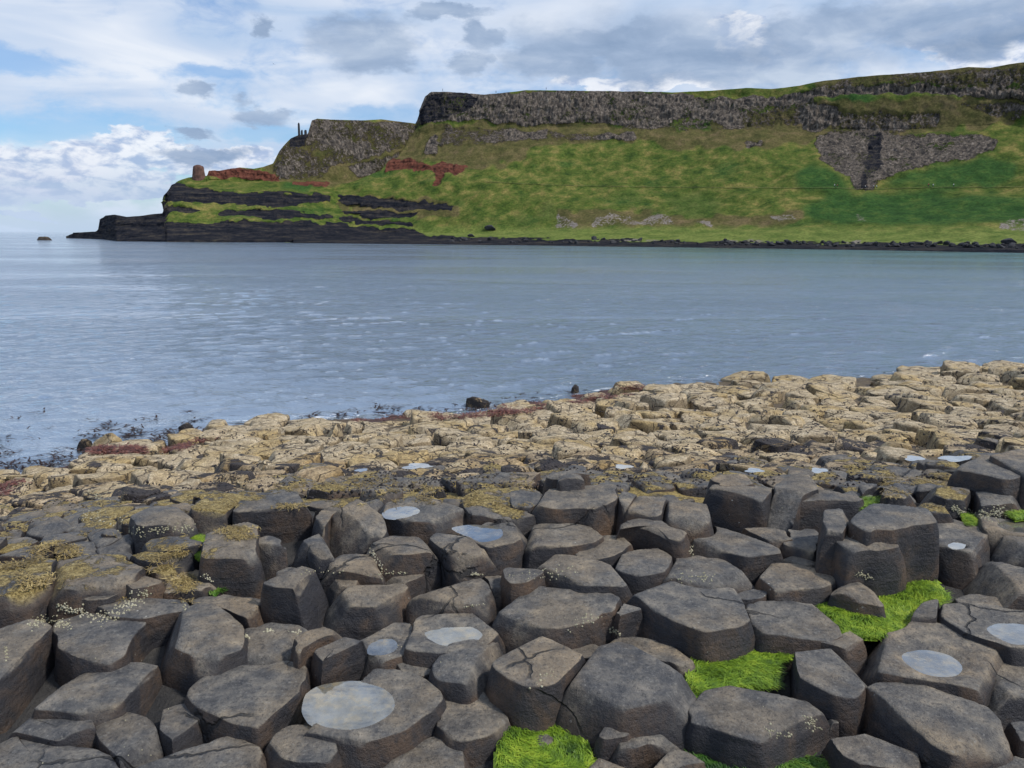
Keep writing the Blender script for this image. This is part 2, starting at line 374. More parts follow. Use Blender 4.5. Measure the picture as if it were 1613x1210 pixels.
def m_simple(name, c, rough=.8, n=8.0, spread=.4, bump=.01):
    m, t, b, g, o = mat(name)
    nn = t.noise(g.outputs['Position'], n, 5, .65)
    lo = tuple(x*(1-spread) for x in c); hi = tuple(min(1, x*(1+spread)) for x in c)
    t.put(b.inputs['Base Color'], t.ramp(nn, [(.3, lo), (.7, hi)])); b.inputs['Roughness'].default_value = rough
    t.put(b.inputs['Normal'], t.bump(nn, .6, bump))
    return m

# ------------------------------------------------------------------ far shore and cliffs (sheets of real terrain)
def hz(x): return 364.5+.0062*x
def terrain(name, xs, ytop, yw, Dw, prof, polys, n_v, back, seed, relief=1.0):
    """xs pixel columns; ytop, yw silhouette and waterline rows; Dw distance of waterline; prof(x,y)->distance"""
    V = []; nb = len(back); MK = []
    vs = np.linspace(0, 1, n_v)
    X = np.repeat(xs[None, :], n_v, 0)
    Y = yw(xs)[None, :]*(1-vs[:, None])+ytop(xs)[None, :]*vs[:, None]
    D = prof(X, Y)
    G = at_dist(X, Y, D)
    # masks from outlines with ragged edges
    wn = fbm(G, .10, 5, seed, .6)*5; wn2 = fbm(G*np.array([1, 1, .5]), .16, 5, seed+50, .6)*3.2
    M = {k: np.zeros(X.shape) for k in ('rock', 'dark', 'red', 'scree', 'lush', 'heath')}
    for kind, pl, *wt in polys:
        q_ = 2.6 if kind in ('lush', 'heath') else 1.0; ins = inpoly(X+wn*q_, Y+wn2*q_, pl).astype(float)*(wt[0] if wt else 1)
        M[kind] = np.maximum(M[kind], ins)
    for k in M:
        a = M[k]
        for _ in range({'heath': 26, 'lush': 60, 'scree': 4, 'rock': 5, 'dark': 2, 'red': 3}[k]):
            p = np.pad(a, 1, mode='edge'); a = (p[:-2, 1:-1]+p[2:, 1:-1]+p[1:-1, :-2]+p[1:-1, 2:]+2*a)/6
        M[k] = a
    # relief pushed along the horizontal view-facing normal
    gx = np.gradient(G, axis=1); gy = np.gradient(G, axis=0)
    N = np.cross(gx, gy); N /= np.linalg.norm(N, axis=-1, keepdims=True)+1e-9
    rk = np.maximum(M['rock'], M['red']); dk = M['dark']
    U = G*np.array([1, 1, .12])
    colr = fbm(U*np.array([1, 1, .35]), .42, 4, seed+3, .65)*1.5+np.abs(fbm(G*np.array([1, 1, .4]), .07, 2, seed+9))*2.4+fbm(G*np.array([.1, .1, 1]), .22, 2, seed+12)*.9
    strat = fbm(G*np.array([.15, .15, 1]), .55, 3, seed+5)*1.3+fbm(G, .12, 4, seed+6)*1.6
    soil = fbm(G, .022, 4, seed+1)*3.4+fbm(G*np.array([1, 1, .35]), .07, 3, seed+4)*1.5+fbm(G, .2, 3, seed+2)*.5
    low = smooth(G[..., 2], 1.0, 9.0)
    disp = (soil*(1-rk)*(1-dk)*low+colr*rk+strat*dk*smooth(G[..., 2], .3, 3))*relief
    edge = smooth(1-vs, 0, .05)[:, None]
    disp = disp*(.35+.65*edge)
    N[..., 2] *= .35
    G2 = G-N*disp[..., None]*np.sign((N[..., 1:2] > 0)-.5)
    rows = [G2]
    # below water foot
    foot = G2[0:1].copy(); dirv = foot[..., :2]/np.linalg.norm(foot[..., :2], axis=-1, keepdims=True)
    foot[..., :2] -= dirv*8; foot[..., 2] = -2.5
    top = G2[-1:]; dirt = top[..., :2]/np.linalg.norm(top[..., :2], axis=-1, keepdims=True)
    bl = []
    for db, dz in back:
        q = top.copy(); q[..., :2] += dirt*db; q[..., 2] = np.maximum(q[..., 2]+dz, -2.5); bl.append(q)
    allg = np.concatenate([foot]+rows+bl, 0)
    nr = allg.shape[0]
    def ext(a): return np.concatenate([a[0:1], a, np.repeat(a[-1:]*0, nb, 0)], 0)
    me = mesh_np(name, allg.reshape(-1, 3), grid_faces(nr, len(xs)))
    attr(me, 'm1', np.stack([ext(M[k]).ravel() for k in ('rock', 'dark', 'red')], -1))
    attr(me, 'm2', np.stack([ext(M[k]).ravel() for k in ('scree', 'lush', 'heath')], -1))
    o = link(name, me, M_HILL, kind='structure')
    return o, G2
def curve(pts):
    p = np.array(pts, float); return lambda x: np.interp(x, p[:, 0], p[:, 1])

A_top = curve([(462,374),(466,350),(472,338),(480,325),(500,305),(530,293),(560,285),(600,268),(612,252),(625,248),(640,228),(650,205),(658,190),(662,170),(670,152),(680,145),(700,145),(735,147),(760,149),(790,147),(830,142),(900,143),(1000,144),(1060,145),(1120,142),(1175,138),(1215,140),(1260,136),(1300,128),(1350,122),(1400,118),(1450,115),(1500,110),(1525,106),(1560,107),(1590,101),(1613,98),(1720,88)])
A_w = curve([(462,382),(560,383),(650,384),(760,385.5),(900,387),(1050,388.5),(1200,390),(1400,392),(1613,394),(1720,395.5)])
def A_D(x): return np.minimum(H*F/(A_w(x)-hz(x)), 420)
def A_prof(X, Y):
    # rows: waterline, beach top, slope foot, path, cliff foot, cliff top
    yb = np.interp(X, [462,700,1000,1300,1613,1720], [376,375,378,382,385,386])
    yf = np.interp(X, [462,700,900,1100,1613,1720], [362,368,361,358,359,360])
    yp = np.interp(X, [462,620,800,1000,1613,1720], [300,290,286,295,297,297])
    yc = np.interp(X, [462,650,700,800,900,1000,1150,1300,1450,1613,1720], [258,215,205,203,200,200,198,205,205,195,190])
    yt = np.minimum(A_top(X), yc-12)
    d0 = A_D(X); s = np.interp(X, [462, 650, 1613], [.8, .85, 1.0])
    rows = [A_w(X), yb, yf, yp, yc, yt]; off = [0, 42*s, 78*s, 128*s, 196*s, 214*s]
    D = d0.copy()
    for (ya, oa), (yb_, ob) in zip(zip(rows[:-1], off[:-1]), zip(rows[1:], off[1:])):
        t = np.clip((ya-Y)/np.maximum(ya-yb_, 1e-3), 0, 1); D = D+t*(np.asarray(ob)-np.asarray(oa))
    return D
A_polys = [
 ('heath', [(640,200),(800,192),(1000,196),(1110,206),(1120,190),(1260,170),(1400,160),(1613,150),(1720,150),(1720,195),(1600,190),(1560,205),(1480,208),(1300,212),(1250,228),(1150,238),(1000,222),(900,225),(860,232),(790,262),(745,272),(700,252),(640,262),(600,262),(630,235)]),
 ('heath', [(1280,122),(1400,112),(1613,90),(1720,80),(1720,140),(1613,135),(1400,135),(1290,145)]),
 ('heath', [(500,306),(620,312),(720,322),(720,340),(650,348),(560,340),(500,330)]),
 ('heath', [(870,332),(1000,330),(1080,345),(1270,335),(1300,300),(1260,352),(1150,360),(880,362)]),
 ('lush', [(1382,290),(1400,278),(1470,264),(1520,254),(1575,240),(1600,262),(1590,285),(1500,292)]),
 ('lush', [(1270,262),(1300,264),(1340,288),(1345,298),(1290,300),(1240,298)]),
 ('lush', [(1300,302),(1440,302),(1560,300),(1660,310),(1660,350),(1520,357),(1380,358),(1280,352),(1262,330)]),
 ('lush', [(1050,300),(1100,297),(1140,310),(1150,335),(1125,352),(1070,350),(1040,325)], .5),
 ('lush', [(860,210),(900,215),(870,226),(800,243),(770,240),(820,222)], .5),
 ('lush', [(1120,206),(1165,212),(1180,235),(1160,250),(1130,230)], .5),
 ('lush', [(790,345),(870,320),(880,335),(860,352),(790,362)], .5),
 ('lush', [(925,213),(960,222),(990,240),(930,232)], .5),
 ('lush', [(960,300),(1020,300),(1010,330),(960,325)], .5),
 ('lush', [(1480,170),(1540,165),(1560,195),(1500,205)]), ('lush', [(1330,165),(1352,148),(1372,150),(1368,172),(1340,178)]),
 ('rock', [(655,196),(665,148),(690,143),(735,145),(790,145),(900,142),(1060,146),(1120,154),(1209,152),(1271,147),(1280,158),(1240,166),(1180,166),(1165,180),(1172,200),(1156,207),(1140,200),(1121,190),(1100,186),(1072,188),(1037,203),(988,197),(902,195),(860,198),(795,196),(762,190),(725,192),(690,193),(665,198)], .70),
 ('rock', [(975,170),(1120,156),(1265,154),(1290,165),(1250,200),(1190,206),(1130,205),(1060,206),(975,203)], .50),
 ('rock', [(1271,140),(1330,126),(1400,119),(1500,112),(1613,102),(1720,94),(1720,160),(1613,158),(1500,150),(1400,148),(1290,156)], .46),
 ('rock', [(1324,180),(1480,176),(1475,206),(1400,209),(1300,212)], .50), ('rock', [(1500,162),(1613,164),(1720,168),(1720,196),(1613,192),(1560,186)], .46),
 ('rock', [(700,196),(860,206),(920,212),(1000,206),(1000,222),(900,222),(800,226),(740,232),(690,225)], .42),
 ('rock', [(1254,172),(1300,168),(1324,172),(1322,190),(1285,208),(1265,206)]),
 ('rock', [(1324,176),(1380,182),(1475,178),(1470,200),(1400,206),(1324,198)], .5),
 ('rock', [(1271,148),(1330,140),(1450,136),(1500,142),(1545,140),(1613,146),(1720,150),(1720,160),(1613,156),(1540,154),(1490,152),(1440,148),(1350,152),(1290,158)]),
 ('rock', [(1490,112),(1560,108),(1613,102),(1720,92),(1720,120),(1613,122),(1550,124),(1490,124)], .5), ('rock', [(1390,120),(1470,116),(1460,124),(1400,128)], .5), ('rock', [(1560,158),(1613,162),(1720,165),(1720,182),(1613,180),(1580,176)], .5),
 ('rock', [(1285,215),(1280,232),(1298,259),(1342,285),(1351,298),(1380,298),(1391,281),(1422,270),(1470,259),(1519,250),(1563,237),(1574,224),(1554,215),(1475,212),(1360,208),(1311,208)], .68),
 ('rock', [(795,208),(862,204),(860,216),(820,222),(797,220)]), ('rock', [(935,212),(1000,210),(1002,220),(950,223)]), ('rock', [(671,217),(690,215),(692,247),(674,247)]), ('rock', [(1170,226),(1200,222),(1200,232),(1178,236)]),
 ('dark', [(668,150),(690,146),(735,148),(755,152),(748,170),(722,182),(684,192),(658,198),(664,170)], .62),  # shade on the left-facing cliff corner, painted in with the dark rock colour
 ('dark', [(1358,212),(1392,210),(1386,240),(1392,262),(1378,272),(1366,296),(1358,296),(1360,262),(1368,240)], .60),  # shadow in the slot of the crag, put into the colour
 ('red', [(607,271),(614,251),(623,249),(671,257),(678,262),(698,254),(743,264),(718,277),(678,270),(640,269)]), ('red', [(684,272),(700,274),(696,297),(686,296)]),
 ('dark', [(507,307),(540,309),(600,312),(641,317),(713,323),(710,333),(654,331),(607,330),(540,322)]),
 ('dark', [(534,333),(600,334),(656,338),(652,345),(580,344)]), ('dark', [(455,338),(520,338),(557,343),(600,348),(656,352),(654,358),(540,352),(455,348)]),
 ('dark', [(450,352),(540,356),(656,362),(670,372),(760,374),(900,377),(1050,379),(1200,381),(1400,383.5),(1720,385.5),(1720,402),(1400,400),(1200,396),(1100,400),(450,400)]),
 ('scree', [(872,336),(880,334),(912,355),(905,360),(872,359)], .5), ('scree', [(935,340),(993,338),(1001,348),(1030,334),(1061,340),(1061,357),(935,358)], .5),
 ('scree', [(1094,349),(1121,347),(1121,358),(1094,358)], .5), ('scree', [(1346,336),(1356,334),(1373,350),(1370,357),(1355,350)], .5), ('scree', [(1567,354),(1590,347),(1720,347),(1720,363),(1575,362)], .5), ('scree', [(1215,342),(1250,338),(1252,350),(1220,352)], .5),
 ('scree', [(700,374),(1000,377),(1300,380),(1720,382),(1720,385),(1300,382.5),(1000,380),(700,377)], .55),
]
xsA = np.linspace(462, 1720, 860)
hillA, GA = terrain('hill', xsA, A_top, A_w, A_D, A_prof, A_polys, 230, [(12, .2), (40, -2), (140, -30), (400, -120)], 11)

B_top = curve([(104,372.5),(118,367),(150,365),(157,362),(159,345),(165,340),(180,338),(200,342),(235,338),(256,336),(261,322),(265,300),(270,292),(285,284),(297,280),(326,277),(329,269),(345,269),(362,266),(378,264),(400,266),(415,263),(430,257),(440,238),(448,228),(458,218),(470,213),(485,211),(488,200),(491,190),(500,187),(540,189),(575,190),(600,188),(640,193),(700,200),(760,215)])
B_w = curve([(104,373.5),(180,378),(260,380.5),(450,382),(760,384)])
def B_D(x): return np.interp(x, [104,160,184,260,450,760], [640,560,440,410,400,430])
def B_prof(X, Y):
    d0 = B_D(X)
    base = np.interp(X, [104,158,182,262,450,760], [0,8,14,24,24,24])
    o = np.interp(Y, [187,200,285,306,320,327,352,356,378,384], [112,107,86,56,50,44,26,24,0,0])
    return d0+np.where(X < 262, o*.8+base*.3, o)
B_polys = [
 ('heath', [(400,258),(440,220),(490,186),(640,190),(760,200),(760,290),(500,292),(430,285)]),
 ('rock', [(425,262),(440,235),(470,214),(488,186),(640,194),(660,200),(640,235),(560,255),(520,262),(500,285),(430,280)], .53), ('rock', [(540,262),(640,240),(640,275),(560,280)], .56),
 ('lush', [(440,285),(490,270),(520,285),(500,300),(450,300)]), ('lush', [(500,205),(520,215),(515,232),(500,225)]),
 ('red', [(322,268),(362,263),(378,261),(439,276),(442,286),(402,283),(322,279)]), ('red', [(440,284),(520,290),(520,296),(470,293)]),
 ('dark', [(262,289),(300,294),(362,304),(440,305),(520,307),(520,319),(435,326),(362,322),(262,320)]),
 ('dark', [(255,325),(300,327),(318,335),(300,338),(255,336)]), ('dark', [(345,333),(435,330),(520,338),(520,344),(400,344),(345,340)]),
 ('dark', [(100,340),(200,335),(262,332),(262,350),(330,354),(360,347),(400,350),(520,350),(760,355),(760,384),(100,384)]),
 ('scree', [(180,377.5),(230,376),(450,379),(450,384),(180,384)]),
 ('dark', [(455,215),(470,214),(486,211),(486,230),(460,235)]),
]
xsB = np.linspace(104, 760, 460)
hillB, GB = terrain('headland', xsB, B_top, B_w, B_D, B_prof, B_polys, 200, [(10, .1), (50, -3), (160, -60), (300, -200)], 77, .8)

# ------------------------------------------------------------------ sea
def shore_px(x): return np.interp(x, [-300,0,60,130,142,200,270,300,340,400,500,560,680,760,850,930,1010,1100,1300,1380,1450,1613,2000],
                                     [790,752,742,722,696,694,700,684,668,664,658,655,650,645,630,616,606,599,598,590,582,573,560])
def make_sea():
    azs = np.concatenate([np.linspace(-math.pi, -.78, 40)[:-1], np.linspace(-.78, .78, 620), np.linspace(.78, math.pi, 40)[1:]])
    rs = np.concatenate([np.exp(np.linspace(math.log(9), math.log(120), 430)), np.exp(np.linspace(math.log(122), math.log(30000), 120))])
    R, Az = np.meshgrid(rs, azs, indexing='ij')
    P = np.stack([R*np.sin(Az), R*np.cos(Az), 0*R], -1)
    amp = .062*np.exp(-R/90)*np.clip((R-9)/6, .25, 1)
    c, s = math.cos(.42), math.sin(.42)
    Q = np.stack([P[..., 0]*c+P[..., 1]*s, -P[..., 0]*s+P[..., 1]*c, 0*R], -1)
    P[..., 2] = amp*(1-.6*np.exp(-np.maximum(R-9, 0)/6))*(fbm(Q*np.array([.6, 1.5, 1]), 1.1, 3, 5)+.5*fbm(Q*np.array([.25, .5, 1]), .6, 2, 15))
    sx, sy = project(np.stack([P[..., 0], np.maximum(P[..., 1], .5), 0*R], -1))
    sr = np.hypot(*np.moveaxis(at_z(sx.clip(-300, 2000), shore_px(sx.clip(-300, 2000)), 0.0)[..., :2], -1, 0))
    d = np.abs(R-sr); near = np.exp(-d/np.interp(sx, [0, 300, 900, 1100], [1.9, 1.5, 1.0, .35]))*(P[..., 1] > 3)
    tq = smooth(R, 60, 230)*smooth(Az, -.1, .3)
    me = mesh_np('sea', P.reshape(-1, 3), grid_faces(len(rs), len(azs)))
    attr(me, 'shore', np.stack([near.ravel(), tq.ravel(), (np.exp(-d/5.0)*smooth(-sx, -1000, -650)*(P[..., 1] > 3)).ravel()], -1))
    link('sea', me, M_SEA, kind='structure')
make_sea()

# ------------------------------------------------------------------ near ground
PL0, PLS = H-1.6, .11          # the causeway platform: z at depth 2.5 m and its rise with depth
def plane_z(y): return PL0+PLS*(np.minimum(y, 6)-2.5)
def inner_px(x): return np.interp(x, [-300,0,200,400,500,700,850,1200,1400,1500,1600,1900], [860,845,815,790,775,770,762,762,755,745,722,700])
def plane_pt(px, py):
    d = ray(px, py); t = 1.0*np.ones(np.shape(px)); 
    for _ in range(30):
        zz = plane_z(d[..., 1]*t); t = (zz-H)/d[..., 2]
    return EYE+d*t[..., None]
NCOL = 120; colx = np.linspace(-330, 1960, NCOL); TT = np.linspace(0, 1, 24)
tabY = []; tabZ = []; tabA = []
for cx_ in colx:
    pi = plane_pt(cx_, inner_px(cx_)); z0 = pi[2]-.13
    yi, ysx = inner_px(cx_), shore_px(cx_)
    yy = yi+(ysx-yi)*TT; zz = z0*(1-TT)**.95*(1-.10*np.sin(TT*math.pi))
    p = at_z(np.full(24, cx_), yy, zz)
    tabY.append(np.concatenate([[0.0, pi[1]-.3], p[:, 1], [p[-1, 1]+1.2, p[-1, 1]+6]])); tabZ.append(np.concatenate([[plane_z(1.0)-.13, pi[2]-.13], zz, [-.45, -1.6]])); tabA.append(p[12, 0]/p[12, 1])
tabY = np.array(tabY); tabZ = np.array(tabZ); tabA = np.array(tabA)
def ground_z(X, Y):
    X = np.atleast_1d(X).astype(float); Y = np.atleast_1d(Y).astype(float)
    a = np.clip(X/np.maximum(Y, .3), tabA[0], tabA[-1]); f = np.interp(a, tabA, np.arange(NCOL)); i = np.minimum(f.astype(int), NCOL-2); u = f-i
    out = np.empty(X.shape)
    for k in np.unique(i):
        s = i == k
        out[s] = np.interp(Y[s], tabY[k], tabZ[k])*(1-u[s])+np.interp(Y[s], tabY[k+1], tabZ[k+1])*u[s]
    return out
def make_ground():
    m, t, b, g, o = mat('foreshore')
    P = g.outputs['Position']
    n2 = t.noise(P, 5, 7, .7); n3 = t.noise(P, 35, 5, .75); n1 = t.noise(P, 1.1, 6, .65)
    at = t.node('ShaderNodeSeparateColor', i_0=t.node('ShaderNodeAttribute', attribute_name='zone').outputs['Color'])
    tanc = t.ramp(n2, [(.3, (.05, .034, .018)), (.5, (.14, .10, .05)), (.7, (.30, .23, .13))])
    tanc = t.mix(t.ss(n1, .52, .60), tanc, (.05, .04, .035)); tanc = t.mix(t.ss(n3, .58, .44, 0, .7), tanc, (.06, .04, .025))
    drk = t.ramp(n2, [(.3, (.02, .02, .022)), (.7, (.075, .068, .06))])
    yel = t.ramp(n3, [(.35, (.12, .085, .03)), (.6, (.42, .31, .10))])
    mid = t.mix(t.ss(n1, .47, .56), drk, yel)
    col = t.mix(t.ss(t.m('ADD', at.outputs[0], t.m('MULTIPLY', t.m('SUBTRACT', n2, .5), .5)), .3, .6), drk, mid)
    col = t.mix(t.ss(t.m('ADD', at.outputs[1], t.m('MULTIPLY', t.m('SUBTRACT', n2, .5), .6)), .35, .6), col, tanc)
    col = t.mix(t.ss(t.m('ADD', at.outputs[2], t.m('MULTIPLY', t.m('SUBTRACT', n1, .5), .8)), .4, .6), col, t.ramp(n3, [(.4, (.02, .012, .01)), (.65, (.13, .045, .03))]))
    t.put(b.inputs['Base Color'], col); t.put(b.inputs['Normal'], t.bump(t.m('ADD', n2, t.m('MULTIPLY', n3, .5)), .9, .05)); b.inputs['Roughness'].default_value = .8
    azs = np.linspace(-.95, .95, 420); rs = np.exp(np.linspace(math.log(1.0), math.log(46), 330))
    R, Az = np.meshgrid(rs, azs, indexing='ij'); X = R*np.sin(Az); Y = R*np.cos(Az)
    Z = ground_z(X.ravel(), Y.ravel()).reshape(X.shape)
    P3 = np.stack([X, Y, Z], -1)
    Z = Z-.035+fbm(P3, 2.2, 4, 3)*.028*np.clip(R/6, .5, 1.5)
    P3[..., 2] = Z
    px, py = project(P3)
    fi = smooth(py-inner_px(px), 60, 0)*1.0; ft = smooth(py-inner_px(px), -8, -30); fr = smooth(py-shore_px(px), 26, 4)*np.interp(px, [0,120,280,420,620,720,1020,1080], [.4,1,1,.3,.6,1,1,0])
    me = mesh_np('foreshore', P3.reshape(-1, 3), grid_faces(len(rs), len(azs))[:, ::-1])
    attr(me, 'zone', np.stack([fi.ravel(), ft.ravel(), fr.ravel()], -1))
    link('foreshore_ground', me, m, kind='structure')
    # the ground round and behind the viewer, and the sea bed
    gm = m_simple('shore rock', (.06, .055, .05), .85, 3.0, .5, .05)
    xs = np.linspace(-60, 60, 61); ys = np.linspace(-60, 1.6, 40); GX, GY = np.meshgrid(xs, ys, indexing='ij')
    GZ = PL0-.45+fbm(np.stack([GX, GY, 0*GX], -1), .4, 3, 8)*.12
    link('shore_terrain', mesh_np('shore', np.stack([GX, GY, GZ], -1).reshape(-1, 3), grid_faces(61, 40)), gm, kind='structure')
    s = 1; V = [(-40000, -40000, -3), (40000, -40000, -3), (40000, 40000, -3), (-40000, 40000, -3)]
    link('sea_bed', mesh_np('seabed', V, [[0, 1, 2, 3]], False), gm, kind='structure')
make_ground()
#--STONES--
# ------------------------------------------------------------------ stones
def chaikin(p, k=1, cf=.15):
    for _ in range(k):
        q = np.roll(p, -1, 0); p = np.stack([(1-cf)*p+cf*q, cf*p+(1-cf)*q], 1).reshape(-1, 2)
    return p
def resample(p, n):
    q = np.vstack([p, p[:1]]); d = np.hypot(*np.diff(q, axis=0).T); s = np.concatenate([[0], np.cumsum(d)])
    t = np.linspace(0, s[-1], n, endpoint=False)
    return np.stack([np.interp(t, s, q[:, 0]), np.interp(t, s, q[:, 1])], -1)
def area(p):
    x, y = p[:, 0], p[:, 1]; return .5*np.sum(x*np.roll(y, -1)-y*np.roll(x, -1))
def stone_mesh(name, poly, zt, zb, seed, dome=.015, tilt=(0, 0), n=64, bev=.03, chips=4, flare=.04, rough=1.0, dish=None, nt=12, ns=8, chipd=.05, rnd=1, skirt=0.0):
    """a joint-bounded stone: outline at the top, worn rim, chipped edges, rough top, sides that run down into the ground"""
    rg = np.random.default_rng(seed)
    if area(poly) < 0: poly = poly[::-1]
    c = poly.mean(0); O = resample(chaikin(poly, rnd), n)-c
    r = np.hypot(O[:, 0], O[:, 1]); R = r.mean()
    W = O[None, :, :]
    rows = []
    sc = list(1-(1-np.linspace(0, 1, nt+1)[1:])**1.0*(1))  # 1/nt .. 1
    for u in np.linspace(0, 1, nt+1)[1:]:
        s = u*(1-bev/R*1.0); z = dome*(1-u**2.2)
        rows.append(np.column_stack([O*(s*(1-.0)), np.full(n, z)]))
    for k in (1, 2, 3):
        a = k/3*math.pi/2
        rows.append(np.column_stack([O*(1-bev/R*(1-math.sin(a))), np.full(n, -bev*(1-math.cos(a)))]))
    Ht = zt-zb
    for k in range(1, ns+1):
        u = (k/ns)**1.15
        zz = -bev-(Ht-bev)*u; rows.append(np.column_stack([O*(1+flare*u+skirt/R*(1-math.exp(zz/.09))), np.full(n, zz)]))
    V = np.stack(rows)                                         # rows, n, 3
    V[..., 2] += (V[..., 0]*tilt[0]+V[..., 1]*tilt[1])*np.clip(1+V[..., 2:3][..., 0]/Ht, 0, 1)
    P = V+np.array([c[0], c[1], 0]); S = seed % 97
    down = np.clip(-V[..., 2]/.12, 0, 1)
    a = .010*rough
    nx = fbm(P, 4.5, 3, S+1); ny = fbm(P, 4.5, 3, S+2); nz = fbm(P, 3.2, 4, S+3); nf = fbm(P, 17, 3, S+4)
    rad = V[..., :2]/np.maximum(np.hypot(V[..., 0], V[..., 1]), 1e-4)[..., None]
    w = np.clip(np.hypot(V[..., 0], V[..., 1])/R, 0, 1)
    V[..., 0] += (nx*a*1.4+rad[..., 0]*nf*a*.45)*w; V[..., 1] += (ny*a*1.4+rad[..., 1]*nf*a*.45)*w
    V[..., 2] += (nz*a*.9+nf*a*.25+fbm(P, 1.6, 2, S+5)*a*1.3)*(1-down)
    V = np.concatenate([[[0, 0, V[0, :, 2].mean()]], V.reshape(-1, 3)])
    for k in range(chips):                                     # broken corners and edges: flat facets
        i = rg.integers(n); p = np.append(O[i], 0.0); th = math.atan2(p[1], p[0])+rg.normal(0, .5)
        el = rg.uniform(.05, .80); d = np.array([math.cos(th)*math.cos(el), math.sin(th)*math.cos(el), math.sin(el)])
        dep = chipd*(rg.uniform(.10, .35) if k % 4 else rg.uniform(.35, .9))*min(1, R/.25)
        s = (V-p)@d+dep
        cut = s > 0; V[cut] -= d*(s[cut, None])*(.93)
    if dish is not None:
        x = V[:, 0]+c[0]; y = V[:, 1]+c[1]
        dp, depth = dish; dc = dp.mean(0)
        ang = np.arctan2(y-dc[1], x-dc[0]); da = np.arctan2(dp[:, 1]-dc[1], dp[:, 0]-dc[0]); dr = np.hypot(dp[:, 0]-dc[0], dp[:, 1]-dc[1])
        o = np.argsort(da); rr = np.interp(ang, da[o], dr[o], period=2*math.pi); q = np.hypot(x-dc[0], y-dc[1])/rr
        topv = V[:, 2] > -bev*1.2
        lev = -.004
        V[topv, 2] = np.where(q[topv] < 1.35, V[topv, 2]*(smooth(q[topv], .9, 1.35))+(1-smooth(q[topv], .9, 1.35))*lev, V[topv, 2])
        V[topv, 2] -= depth*(1-smooth(q[topv], .45, 1.04))+.0
    m = n; rowsn = nt+3+ns
    Q = grid_faces(rowsn, n, True)+1
    me = bpy.data.meshes.new(name)
    F3 = [(0, 1+j, 1+(j+1) % n) for j in range(n)]
    F4 = Q[:, ::-1]*0+Q
    faces = F3+[tuple(int(v) for v in q) for q in np.column_stack([F4[:, 0], F4[:, 3], F4[:, 2], F4[:, 1]])]
    return V, faces, c
def put_stone(name, V, faces, c, zt, zb, m, **kw):
    me = bpy.data.meshes.new(name); V = V.copy(); V[:, 2] += zt-zb
    me.from_pydata(V.tolist(), [], faces); me.update()
    me.polygons.foreach_set('use_smooth', np.ones(len(me.polygons), bool))
    return link(name, me, m, (c[0], c[1], zb), **kw)

